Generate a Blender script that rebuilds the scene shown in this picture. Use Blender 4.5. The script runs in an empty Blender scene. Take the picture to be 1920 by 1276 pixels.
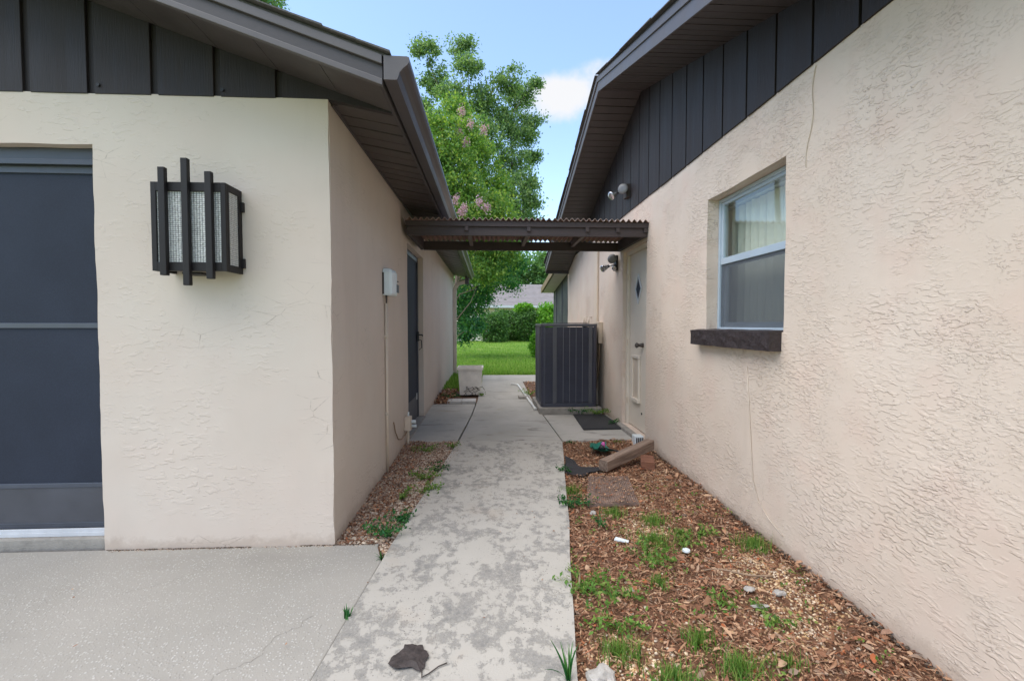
import bpy, bmesh, math, random
import numpy as np
from mathutils import Vector, Matrix, noise

random.seed(7)
RNG = np.random.default_rng(7)
SC = bpy.context.scene
COL = SC.collection
R = math.radians

# ---------------------------------------------------------------- camera
cam_d = bpy.data.cameras.new('camera')
cam = bpy.data.objects.new('camera', cam_d)
COL.objects.link(cam)
SC.camera = cam
cam_d.sensor_width = 36.0
cam_d.lens = 853.0 / 1920.0 * 36.0
cam_d.clip_start = 0.05
cam_d.clip_end = 2000.0
cam.location = (0.0, 0.0, 1.19)
cam.rotation_euler = (R(90 - 2.0117), 0.0, R(-2.886))

# ---------------------------------------------------------------- light
SUN_DIR = Vector((-0.36, -0.14, 0.91)).normalized()      # towards the sun
SUN_STRENGTH = 1.5
SUN_ANGLE = 75.0
SKY_STRENGTH = 0.125
EXPOSURE = 1.50

world = bpy.data.worlds.new('World')
SC.world = world
world.use_nodes = True
wnt = world.node_tree
wnt.nodes.clear()

sun_d = bpy.data.lights.new('sun', 'SUN')
sun_d.energy = SUN_STRENGTH
sun_d.angle = R(SUN_ANGLE)
sun_d.color = (1.0, 0.95, 0.875)
sun = bpy.data.objects.new('sun', sun_d)
COL.objects.link(sun)
sun.rotation_euler = SUN_DIR.to_track_quat('Z', 'Y').to_euler()
sun.location = (-4, -6, 12)

SC.view_settings.view_transform = 'Standard'
SC.view_settings.look = 'None'
SC.view_settings.gamma = 1.0
SC.view_settings.exposure = EXPOSURE
SC.view_settings.use_curve_mapping = False
SC.cycles.max_bounces = 10
SC.cycles.diffuse_bounces = 6
SC.cycles.transparent_max_bounces = 12


def build_world():
    N, L = wnt.nodes, wnt.links
    def n(t, **kw):
        x = N.new(t)
        for k, v in kw.items():
            setattr(x, k, v)
        return x
    out = n('ShaderNodeOutputWorld')
    bg = n('ShaderNodeBackground')
    bg.inputs['Strength'].default_value = SKY_STRENGTH
    sky = n('ShaderNodeTexSky', sky_type='NISHITA', sun_disc=False)
    sky.sun_elevation = math.asin(SUN_DIR.z)
    sky.sun_rotation = math.atan2(SUN_DIR.x, SUN_DIR.y)
    sky.air_density = 1.0
    sky.dust_density = 0.6
    sky.ozone_density = 0.6
    tc = n('ShaderNodeTexCoord')
    # soft-edged fair-weather clouds all round; those out of view enlarged to neutralise the light
    nz = n('ShaderNodeTexNoise')
    nz.inputs['Scale'].default_value = 9.0
    nz.inputs['Detail'].default_value = 6.0
    nz.inputs['Roughness'].default_value = 0.55
    L.new(tc.outputs['Generated'], nz.inputs['Vector'])
    clouds = [  # azimuth (deg, clockwise from +y), elevation, half width, half height
        (8.5, 26.3, 7.4, 3.1), (58, 24, 16, 7), (100, 35, 22, 11), (140, 22, 18, 7), (172, 48, 24, 14),
        (205, 27, 20, 9), (238, 58, 26, 15), (262, 24, 20, 8), (300, 33, 19, 9), (120, 66, 24, 14),
        (318, 17, 10, 4), (34, 64, 16, 10), (215, 76, 22, 14), (185, 15, 20, 6), (285, 52, 18, 10), (80, 58, 16, 9)]
    acc = None
    for az, el, w, h in clouds:
        a, e = R(az), R(el)
        c = Vector((math.sin(a) * math.cos(e), math.cos(a) * math.cos(e), math.sin(e)))
        rt = Vector((math.cos(a), -math.sin(a), 0))
        up = rt.cross(c)
        sub = n('ShaderNodeVectorMath', operation='SUBTRACT')
        L.new(tc.outputs['Generated'], sub.inputs[0])
        sub.inputs[1].default_value = c
        dx = n('ShaderNodeVectorMath', operation='DOT_PRODUCT')
        L.new(sub.outputs[0], dx.inputs[0])
        dx.inputs[1].default_value = rt / math.sin(R(w))
        dy = n('ShaderNodeVectorMath', operation='DOT_PRODUCT')
        L.new(sub.outputs[0], dy.inputs[0])
        dy.inputs[1].default_value = up / math.sin(R(h))
        dz = n('ShaderNodeVectorMath', operation='DOT_PRODUCT')
        L.new(sub.outputs[0], dz.inputs[0])
        dz.inputs[1].default_value = c * 1.0
        cb = n('ShaderNodeCombineXYZ')
        L.new(dx.outputs['Value'], cb.inputs[0])
        L.new(dy.outputs['Value'], cb.inputs[1])
        L.new(dz.outputs['Value'], cb.inputs[2])
        ln = n('ShaderNodeVectorMath', operation='LENGTH')
        L.new(cb.outputs[0], ln.inputs[0])
        inv = n('ShaderNodeMath', operation='SUBTRACT')
        inv.inputs[0].default_value = 1.0
        L.new(ln.outputs['Value'], inv.inputs[1])
        if acc is None:
            acc = inv
        else:
            mx = n('ShaderNodeMath', operation='MAXIMUM')
            L.new(acc.outputs[0], mx.inputs[0])
            L.new(inv.outputs[0], mx.inputs[1])
            acc = mx
    ad = n('ShaderNodeMath', operation='MULTIPLY_ADD')
    L.new(nz.outputs['Fac'], ad.inputs[0])
    ad.inputs[1].default_value = 2.2
    ad.inputs[2].default_value = -1.08
    sm = n('ShaderNodeMath', operation='ADD')
    L.new(acc.outputs[0], sm.inputs[0])
    L.new(ad.outputs[0], sm.inputs[1])
    mr = n('ShaderNodeMapRange', interpolation_type='SMOOTHSTEP')
    L.new(sm.outputs[0], mr.inputs['Value'])
    mr.inputs['From Min'].default_value = 0.02
    mr.inputs['From Max'].default_value = 0.72
    mr.inputs['To Max'].default_value = 0.93
    mix = n('ShaderNodeMix', data_type='RGBA')
    L.new(mr.outputs['Result'], mix.inputs['Factor'])
    L.new(sky.outputs['Color'], mix.inputs[6])
    mix.inputs[7].default_value = (2.75, 2.72, 2.70, 1)
    L.new(mix.outputs[2], bg.inputs['Color'])
    L.new(bg.outputs[0], out.inputs['Surface'])


build_world()


# ---------------------------------------------------------------- helpers: materials
def srgb(r, g, b):
    def f(v):
        v /= 255.0
        return v / 12.92 if v <= 0.04045 else ((v + 0.055) / 1.055) ** 2.4
    return (f(r), f(g), f(b), 1.0)


class NT:
    """small helper round a material's node tree"""
    def __init__(self, name):
        self.m = bpy.data.materials.new(name)
        self.m.use_nodes = True
        self.nt = self.m.node_tree
        self.N, self.L = self.nt.nodes, self.nt.links
        self.N.clear()
        self.out = self.N.new('ShaderNodeOutputMaterial')
        self.co = self.N.new('ShaderNodeTexCoord').outputs['Object']

    def n(self, t, ins=None, **kw):
        x = self.N.new(t)
        for k, v in kw.items():
            setattr(x, k, v)
        for k, v in (ins or {}).items():
            if hasattr(v, 'is_output') or isinstance(v, bpy.types.NodeSocket):
                self.L.new(v, x.inputs[k])
            else:
                x.inputs[k].default_value = v
        return x

    def mapping(self, scale=(1, 1, 1), rot=(0, 0, 0), loc=(0, 0, 0), src=None):
        return self.n('ShaderNodeMapping', {'Vector': src or self.co, 'Scale': scale, 'Rotation': rot, 'Location': loc}).outputs[0]

    def noise(self, scale, detail=4, rough=0.55, vec=None, dist=0.0):
        return self.n('ShaderNodeTexNoise', {'Vector': vec or self.co, 'Scale': scale, 'Detail': detail,
                                             'Roughness': rough, 'Distortion': dist}).outputs['Fac']

    def ramp(self, fac, stops, interp='LINEAR'):
        x = self.n('ShaderNodeValToRGB', {'Fac': fac})
        cr = x.color_ramp
        cr.interpolation = interp
        while len(cr.elements) < len(stops):
            cr.elements.new(0.5)
        for e, (p, c) in zip(cr.elements, stops):
            e.position = p
            if isinstance(c, (int, float)):
                c = (c, c, c, 1)
            e.color = c
        return x.outputs['Color']

    def mix(self, fac, a, b, blend='MIX'):
        x = self.N.new('ShaderNodeMix')
        x.data_type = 'RGBA'
        x.blend_type = blend
        for idx, v in ((0, fac), (6, a), (7, b)):
            if isinstance(v, bpy.types.NodeSocket):
                self.L.new(v, x.inputs[idx])
            else:
                x.inputs[idx].default_value = v
        return x.outputs[2]

    def math(self, op, a, b=0.0, c=0.0):
        x = self.N.new('ShaderNodeMath')
        x.operation = op
        for i, v in enumerate((a, b, c)):
            if isinstance(v, bpy.types.NodeSocket):
                self.L.new(v, x.inputs[i])
            else:
                x.inputs[i].default_value = v
        return x.outputs[0]

    def bump(self, height, strength=1.0, dist=0.01, normal=None):
        ins = {'Height': height, 'Strength': strength, 'Distance': dist}
        if normal:
            ins['Normal'] = normal
        return self.n('ShaderNodeBump', ins).outputs[0]

    def finish(self, color, rough=0.8, normal=None, metallic=0.0, spec=0.5, **extra):
        ins = {'Base Color': color, 'Roughness': rough, 'Metallic': metallic, 'Specular IOR Level': spec}
        if normal:
            ins['Normal'] = normal
        ins.update(extra)
        b = self.n('ShaderNodeBsdfPrincipled', ins)
        self.L.new(b.outputs[0], self.out.inputs['Surface'])
        return self.m


M = {}


def simple(name, col, rough=0.7, var=0.12, vscale=6.0, bump=0.0, bscale=60.0, metallic=0.0, stretch=(1, 1, 1), spec=0.5):
    t = NT(name)
    v = t.mapping(stretch)
    a = t.noise(vscale, 5, 0.6, v)
    f = t.ramp(a, [(0.3, 1 - var), (0.7, 1 + var)])
    c = t.mix(1.0, col, f, 'MULTIPLY')
    nrm = t.bump(t.noise(bscale, 4, 0.6, v), 1.0, bump) if bump else None
    rr = t.ramp(a, [(0.3, max(rough - 0.08, 0.05)), (0.7, min(rough + 0.08, 1))])
    M[name] = t.finish(c, rr, nrm, metallic, spec)
    return M[name]


def stucco(name, amt, c1, c2, c3, scale=24.0, lo=0.50, mlo=0.40, rot=0.35, fine=1.0):
    """painted knock-down stucco: trowelled skin with soft raised ridges gathered in drifts"""
    t = NT(name)
    patch = t.noise(1.3, 4, 0.6)
    patch2 = t.noise(4.2, 3, 0.5, t.mapping((1, 1, 1), loc=(3, 7, 1)))
    col = t.mix(t.ramp(patch, [(0.35, 0.0), (0.68, 1.0)]), c1, c2)
    col = t.mix(t.ramp(patch2, [(0.48, 0.0), (0.78, 0.6)]), col, c3)
    mv = t.mapping((0.8, 0.62, 1.7), rot=(rot, 0, 0))
    n1 = t.noise(scale, 2.5, 0.5, mv, 0.35)
    r1 = t.ramp(n1, [(lo, 0.0), (lo + 0.05, 0.75), (lo + 0.12, 1.0), (0.9, 0.85)], 'EASE')
    n2 = t.noise(scale * 2.1, 2.5, 0.55, t.mapping((0.8, 0.7, 1.4), rot=(-0.5, 0, 0), loc=(5, 5, 5)), 0.4)
    r2 = t.ramp(n2, [(lo + 0.03, 0.0), (lo + 0.12, 1.0)], 'EASE')
    m1 = t.ramp(t.noise(1.9, 4, 0.65, t.mapping((1, 1, 1), loc=(9, 2, 4))), [(mlo, 0.0), (mlo + 0.17, 1.0)])
    m2 = t.ramp(t.noise(3.1, 4, 0.65, t.mapping((1, 1, 1), loc=(1, 12, 8))), [(mlo + 0.04, 0.0), (mlo + 0.20, 1.0)])
    h = t.math('ADD', t.math('MULTIPLY', r1, m1), t.math('MULTIPLY', t.math('MULTIPLY', r2, m2), 0.5))
    h = t.math('MULTIPLY_ADD', t.noise(160, 3, 0.6), 0.08 * fine, h)
    h = t.math('MULTIPLY_ADD', t.noise(7, 4, 0.55), 0.7, h)
    nrm = t.bump(h, 1.0, amt)
    blot = t.ramp(t.noise(0.55, 5, 0.65, t.mapping((1, 1, 0.8), loc=(4, 4, 4))), [(0.42, 0.91), (0.66, 1.0)])
    col = t.mix(1.0, col, blot, 'MULTIPLY')
    streak = t.ramp(t.noise(2.2, 5, 0.7, t.mapping((1, 1, 0.16), loc=(2, 2, 9))), [(0.56, 1.0), (0.75, 0.93)])
    col = t.mix(1.0, col, streak, 'MULTIPLY')
    vo = t.n('ShaderNodeTexVoronoi', {'Vector': t.mapping((1, 1, 1.9), loc=(3, 1, 2)), 'Scale': 5.5, 'Randomness': 1.0}, feature='DISTANCE_TO_EDGE')
    wv = t.math('ADD', vo.outputs['Distance'], t.math('MULTIPLY_ADD', t.noise(34, 3, 0.6), 0.05, -0.025))
    crack = t.math('MULTIPLY', t.ramp(wv, [(0.0, 1.0), (0.012, 0.0)]),
                   t.ramp(t.noise(1.5, 3, 0.6, t.mapping((1, 1, 1), loc=(6, 6, 2))), [(0.60, 0.0), (0.68, 0.5)]))
    col = t.mix(crack, col, srgb(120, 104, 92))
    zz = t.n('ShaderNodeSeparateXYZ', {'Vector': t.co}).outputs['Z']
    sp = t.math('ADD', zz, t.math('MULTIPLY', t.noise(11, 6, 0.75), -0.20))
    splash = t.ramp(t.math('MULTIPLY_ADD', sp, 4.0, 0.6), [(0.26, 0.34), (0.46, 0.0)])
    col = t.mix(splash, col, srgb(150, 128, 110))
    M[name] = t.finish(col, 0.85, nrm, spec=0.2)
    return M[name]


stucco('stucco_house', 0.0042, srgb(219, 201, 184), srgb(222, 206, 191), srgb(221, 196, 180), 42.0, 0.515, 0.44)
stucco('stucco_garage', 0.0018, srgb(213, 200, 187), srgb(211, 195, 181), srgb(214, 197, 184), 26.0, 0.55, 0.48, 0.2, 0.8)
simple('dark_siding', srgb(44, 38, 38), 0.6, 0.22, 3.0, 0.002, 26.0, stretch=(6, 6, 0.5), spec=0.35)
simple('dark_trim', srgb(64, 58, 58), 0.5, 0.10, 4.0, 0.0008, 40.0)
simple('dark_soffit', srgb(74, 67, 66), 0.5, 0.14, 5.0, 0.001, 30.0)
simple('drip_metal', srgb(88, 82, 82), 0.45, 0.08, 6.0)
simple('gutter_metal', srgb(72, 66, 67), 0.42, 0.12, 5.0, stretch=(1, 0.2, 4))
simple('shingle', srgb(92, 88, 86), 0.95, 0.25, 40.0, 0.004, 160.0)
simple('cover_wood', srgb(66, 56, 56), 0.6, 0.22, 5.0, 0.002, 30.0, stretch=(0.4, 4, 4))
simple('cover_wood_light', srgb(112, 100, 96), 0.7, 0.2, 7.0, 0.001, 40.0)
simple('door_frame_metal', srgb(62, 66, 76), 0.4, 0.10, 5.0, 0.0004, 30)
simple('rail_metal', srgb(72, 77, 88), 0.35, 0.10, 5.0)
simple('kick_panel', srgb(72, 73, 80), 0.5, 0.16, 4.0, 0.0006, 20)
simple('track_white', srgb(196, 198, 202), 0.45, 0.08, 9.0)
simple('lantern_metal', srgb(36, 32, 32), 0.55, 0.12, 12.0, 0.0006, 120.0, spec=0.3)
simple('beige_paint', srgb(212, 194, 174), 0.6, 0.06, 5.0, 0.0006, 50.0)
simple('beige_metal', srgb(205, 190, 172), 0.5, 0.10, 6.0)
simple('door_paint', srgb(214, 203, 188), 0.5, 0.05, 4.0)
simple('white_plastic', srgb(214, 222, 224), 0.4, 0.06, 9.0)
simple('white_vinyl', srgb(176, 190, 202), 0.35, 0.05, 6.0)
simple('sill_brick', srgb(52, 43, 44), 0.55, 0.3, 18.0, 0.012, 38.0)
simple('ac_dark', srgb(68, 70, 84), 0.45, 0.12, 8.0)
simple('ac_wire', srgb(108, 109, 118), 0.45, 0.1, 8.0)
simple('ac_grey', srgb(84, 85, 93), 0.45, 0.10, 8.0)
simple('ac_black', srgb(46, 47, 56), 0.6, 0.1, 8.0)
simple('concrete_pad', srgb(150, 144, 136), 0.9, 0.2, 14.0, 0.003, 80.0)
simple('mat_rubber', srgb(48, 48, 50), 0.75, 0.25, 9.0, 0.001, 200.0)
simple('planter_clay', srgb(240, 234, 226), 0.75, 0.10, 9.0, 0.0015, 60.0)
simple('paver', srgb(196, 192, 186), 0.9, 0.15, 14.0, 0.002, 80.0)
simple('pvc', srgb(226, 226, 222), 0.45, 0.08, 12.0)
simple('chrome', srgb(190, 190, 192), 0.25, 0.1, 12.0, metallic=0.9)
simple('bulb_grey', srgb(108, 108, 108), 0.35, 0.1, 20.0)
simple('black_plastic', srgb(30, 30, 32), 0.5, 0.1, 12.0)
simple('green_plastic', srgb(22, 112, 96), 0.5, 0.2, 10.0, 0.003, 30.0)
simple('pink_plastic', srgb(196, 90, 160), 0.45, 0.15, 30.0)
simple('weed_cloth', srgb(46, 44, 46), 0.9, 0.25, 12.0, 0.003, 90.0)
simple('rock_white', srgb(168, 163, 156), 0.85, 0.22, 26.0, 0.006, 40.0)
simple('stem_dry', srgb(150, 126, 104), 0.85, 0.2, 20.0)
simple('black_leaf', srgb(62, 54, 52), 0.7, 0.45, 30.0, 0.006, 45.0)
simple('trunk_bark', srgb(112, 98, 84), 0.9, 0.25, 8.0, 0.02, 12.0, stretch=(3, 3, 0.6))
simple('neighbour_wall', srgb(214, 202, 178), 0.85, 0.06, 3.0)
simple('neighbour_roof', srgb(132, 126, 126), 0.95, 0.14, 3.0, 0.01, 30.0)
simple('fence_board', srgb(206, 202, 196), 0.8, 0.10, 3.0)
simple('porch_dark', srgb(36, 40, 48), 0.5, 0.12, 3.0)
simple('porch_fascia', srgb(136, 118, 88), 0.6, 0.15, 6.0)
simple('porch_soffit', srgb(206, 202, 192), 0.7, 0.08, 6.0)
simple('interior', srgb(150, 146, 138), 0.9, 0.05, 2.0)
simple('blind_slat', srgb(236, 232, 216), 0.6, 0.05, 4.0)
simple('soil', srgb(110, 84, 66), 1.0, 0.3, 20.0, 0.01, 60.0)
simple('sheet_highlight', srgb(206, 186, 178), 0.6, 0.12, 6.0)  # paler colour that paints highlights on the cover sheet
simple('crack_grey', srgb(134, 129, 122), 1.0, 0.2, 30.0)
simple('cable_dark', srgb(70, 62, 58), 0.7, 0.1, 20.0)


def timber_mat():
    t = NT('weathered_timber')
    v = t.mapping((0.7, 10, 10))
    a = t.noise(5, 6, 0.65, v, 0.6)
    c = t.ramp(a, [(0.25, srgb(88, 72, 62)), (0.5, srgb(130, 110, 96)), (0.75, srgb(160, 142, 127))])
    M['weathered_timber'] = t.finish(c, 0.9, t.bump(a, 1.0, 0.006))
    t = NT('reddish_timber')
    a = t.noise(7, 6, 0.65, t.mapping((8, 1, 8)), 0.5)
    c = t.ramp(a, [(0.25, srgb(92, 56, 42)), (0.7, srgb(140, 96, 74))])
    M['reddish_timber'] = t.finish(c, 0.9, t.bump(a, 1.0, 0.006))


timber_mat()


def concrete_mats():
    # old walk: pale skin with grey lichen/wear blotches and chips
    t = NT('walk_concrete')
    v = t.mapping((1, 0.8, 1))
    big = t.noise(4.6, 8, 0.70, v, 0.0)
    mid = t.noise(24, 9, 0.78, v, 0.0)
    comb = t.math('ADD', t.math('MULTIPLY', big, 0.55), t.math('MULTIPLY', mid, 0.62))
    stain = t.ramp(comb, [(0.590, 0.0), (0.622, 0.5), (0.71, 1.0)])
    base = t.mix(t.noise(3, 4, 0.6), srgb(166, 161, 153), srgb(184, 179, 170))
    dark = t.mix(t.noise(70, 4, 0.7), srgb(112, 110, 107), srgb(150, 147, 142))
    col = t.mix(stain, base, dark)
    sp = t.ramp(t.n('ShaderNodeTexVoronoi', {'Vector': t.co, 'Scale': 62.0, 'Randomness': 1.0}).outputs['Distance'],
                [(0.10, 1.0), (0.17, 0.0)])
    spm = t.math('MULTIPLY', sp, t.ramp(t.noise(2.2, 4, 0.6, t.mapping((1, 1, 1), loc=(5, 1, 0))), [(0.48, 0.0), (0.6, 1.0)]))
    col = t.mix(spm, col, srgb(92, 92, 92))
    rust = t.ramp(t.noise(1.1, 4, 0.6, t.mapping((1, 1, 1), loc=(2, 8, 3))), [(0.62, 0.0), (0.74, 0.35)])
    col = t.mix(rust, col, srgb(176, 150, 122))
    h = t.math('ADD', t.math('MULTIPLY', stain, -0.6), t.math('MULTIPLY', t.noise(130, 4, 0.7), 0.5))
    M['walk_concrete'] = t.finish(col, 0.92, t.bump(h, 0.9, 0.003), spec=0.2)

    t = NT('slab_concrete')
    big = t.noise(1.6, 6, 0.6, None, 0.4)
    col = t.mix(t.ramp(big, [(0.35, 0.0), (0.7, 1.0)]), srgb(180, 175, 167), srgb(162, 158, 150))
    sm = t.ramp(t.noise(3.4, 7, 0.7, t.mapping((0.6, 1.6, 1), loc=(3, 3, 0)), 0.6), [(0.56, 0.0), (0.70, 0.8)])
    col = t.mix(sm, col, srgb(112, 108, 102))
    ol = t.ramp(t.noise(2.1, 5, 0.65, t.mapping((1, 1, 1), loc=(8, 1, 0))), [(0.60, 0.0), (0.76, 0.5)])
    col = t.mix(ol, col, srgb(150, 138, 106))
    M['slab_concrete'] = t.finish(col, 0.9, t.bump(t.noise(110, 5, 0.7), 0.8, 0.002), spec=0.2)

    # driveway: exposed-aggregate, pale pebbles worn through
    t = NT('drive_concrete')
    vo = t.n('ShaderNodeTexVoronoi', {'Vector': t.mapping((1, 0.9, 1)), 'Scale': 85.0, 'Randomness': 1.0})
    worn = t.ramp(t.noise(1.2, 4, 0.6, t.mapping((1, 1, 1), loc=(2, 2, 0))), [(0.34, 0.15), (0.6, 1.0)])
    base = t.mix(t.ramp(t.noise(1.1, 5, 0.6), [(0.35, 0.0), (0.7, 1.0)]), srgb(164, 159, 151), srgb(152, 148, 140))
    speck = t.math('MULTIPLY', t.ramp(vo.outputs['Distance'], [(0.22, 1.0), (0.36, 0.0)]), worn)
    pick = t.ramp(t.n('ShaderNodeSeparateColor', {'Color': vo.outputs['Color']}).outputs[0], [(0.35, 0.0), (0.5, 1.0)], 'LINEAR')
    col = t.mix(t.math('MULTIPLY', t.math('MULTIPLY', speck, pick), 0.75), base, srgb(200, 197, 191))
    dk = t.ramp(t.noise(60, 4, 0.7, t.mapping((1, 1, 1), loc=(7, 0, 0))), [(0.62, 0.0), (0.72, 0.35)])
    col = t.mix(dk, col, srgb(118, 114, 108))
    st = t.ramp(t.noise(0.9, 5, 0.62, t.mapping((0.7, 2.0, 1), loc=(1, 4, 0))), [(0.55, 0.0), (0.75, 0.35)])
    col = t.mix(st, col, srgb(128, 124, 118))
    h = t.math('ADD', t.math('MULTIPLY', speck, 0.6), t.math('MULTIPLY', t.noise(150, 4, 0.7), 0.6))
    M['drive_concrete'] = t.finish(col, 0.88, t.bump(h, 0.9, 0.0025), spec=0.25)


concrete_mats()


def island_mat(name, stops, rough=0.9, translucent=0.0, spec=0.25, extra_noise=True):
    """colour picked at random for each loose piece"""
    t = NT(name)
    g = t.N.new('ShaderNodeNewGeometry')
    rnd = g.outputs['Random Per Island']
    c = t.ramp(rnd, stops)
    if extra_noise:
        c = t.mix(1.0, c, t.ramp(t.noise(45, 3, 0.6), [(0.3, 0.82), (0.7, 1.14)]), 'MULTIPLY')
    b = t.n('ShaderNodeBsdfPrincipled', {'Base Color': c, 'Roughness': rough, 'Specular IOR Level': spec})
    if translucent:
        tr = t.n('ShaderNodeBsdfTranslucent', {'Color': t.mix(1.0, c, (1.15, 1.3, 0.6, 1), 'MULTIPLY')})
        mx = t.n('ShaderNodeMixShader', {0: translucent, 1: b.outputs[0], 2: tr.outputs[0]})
        t.L.new(mx.outputs[0], t.out.inputs['Surface'])
    else:
        t.L.new(b.outputs[0], t.out.inputs['Surface'])
    M[name] = t.m


island_mat('litter', [(0.0, srgb(88, 60, 46)), (0.2, srgb(128, 88, 66)), (0.42, srgb(152, 112, 86)), (0.62, srgb(172, 132, 104)),
                      (0.78, srgb(196, 160, 128)), (0.90, srgb(146, 124, 108)), (0.97, srgb(166, 104, 70)), (1.0, srgb(164, 92, 58))])
island_mat('pebble', [(0.0, srgb(170, 132, 92)), (0.3, srgb(206, 172, 128)), (0.6, srgb(226, 200, 164)), (0.85, srgb(236, 222, 200)), (1.0, srgb(186, 140, 96))], 0.6)
island_mat('left_gravel', [(0.0, srgb(118, 96, 84)), (0.3, srgb(158, 134, 116)), (0.6, srgb(188, 168, 148)), (0.85, srgb(212, 198, 178)), (1.0, srgb(140, 104, 84))], 0.8)
island_mat('dark_grit', [(0.0, srgb(58, 50, 44)), (0.5, srgb(86, 76, 66)), (1.0, srgb(120, 104, 90))], 0.95)
island_mat('weed_green', [(0.0, srgb(72, 106, 50)), (0.4, srgb(98, 138, 60)), (0.75, srgb(124, 156, 72)), (1.0, srgb(154, 164, 92))], 0.6, 0.35)
island_mat('weed_dark', [(0.0, srgb(34, 78, 46)), (0.5, srgb(52, 108, 60)), (1.0, srgb(82, 132, 66))], 0.55, 0.35)
island_mat('lawn_blades', [(0.0, srgb(96, 132, 54)), (0.4, srgb(124, 162, 66)), (0.75, srgb(146, 180, 80)), (1.0, srgb(170, 186, 102))], 0.7, 0.35)
island_mat('oak_leaf', [(0.0, srgb(84, 112, 82)), (0.4, srgb(108, 138, 96)), (0.75, srgb(132, 158, 106)), (1.0, srgb(166, 184, 126))], 0.55, 0.45)
island_mat('myrtle_leaf', [(0.0, srgb(82, 116, 64)), (0.35, srgb(106, 144, 72)), (0.7, srgb(132, 164, 78)), (1.0, srgb(176, 186, 92))], 0.55, 0.42)
island_mat('shade_leaf', [(0.0, srgb(48, 94, 68)), (0.4, srgb(66, 118, 74)), (0.75, srgb(84, 138, 76)), (1.0, srgb(112, 158, 78))], 0.55, 0.38)
island_mat('hedge_leaf', [(0.0, srgb(52, 82, 44)), (0.5, srgb(74, 112, 56)), (1.0, srgb(104, 140, 70))], 0.55, 0.3)
island_mat('vine_leaf', [(0.0, srgb(78, 132, 42)), (0.5, srgb(108, 162, 54)), (1.0, srgb(146, 188, 74))], 0.55, 0.4)
island_mat('far_leaf', [(0.0, srgb(76, 116, 70)), (0.5, srgb(100, 140, 82)), (1.0, srgb(132, 164, 96))], 0.6, 0.35)
island_mat('pink_petal', [(0.0, srgb(186, 142, 172)), (0.5, srgb(204, 164, 188)), (1.0, srgb(218, 186, 204))], 0.7, 0.3)


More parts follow.
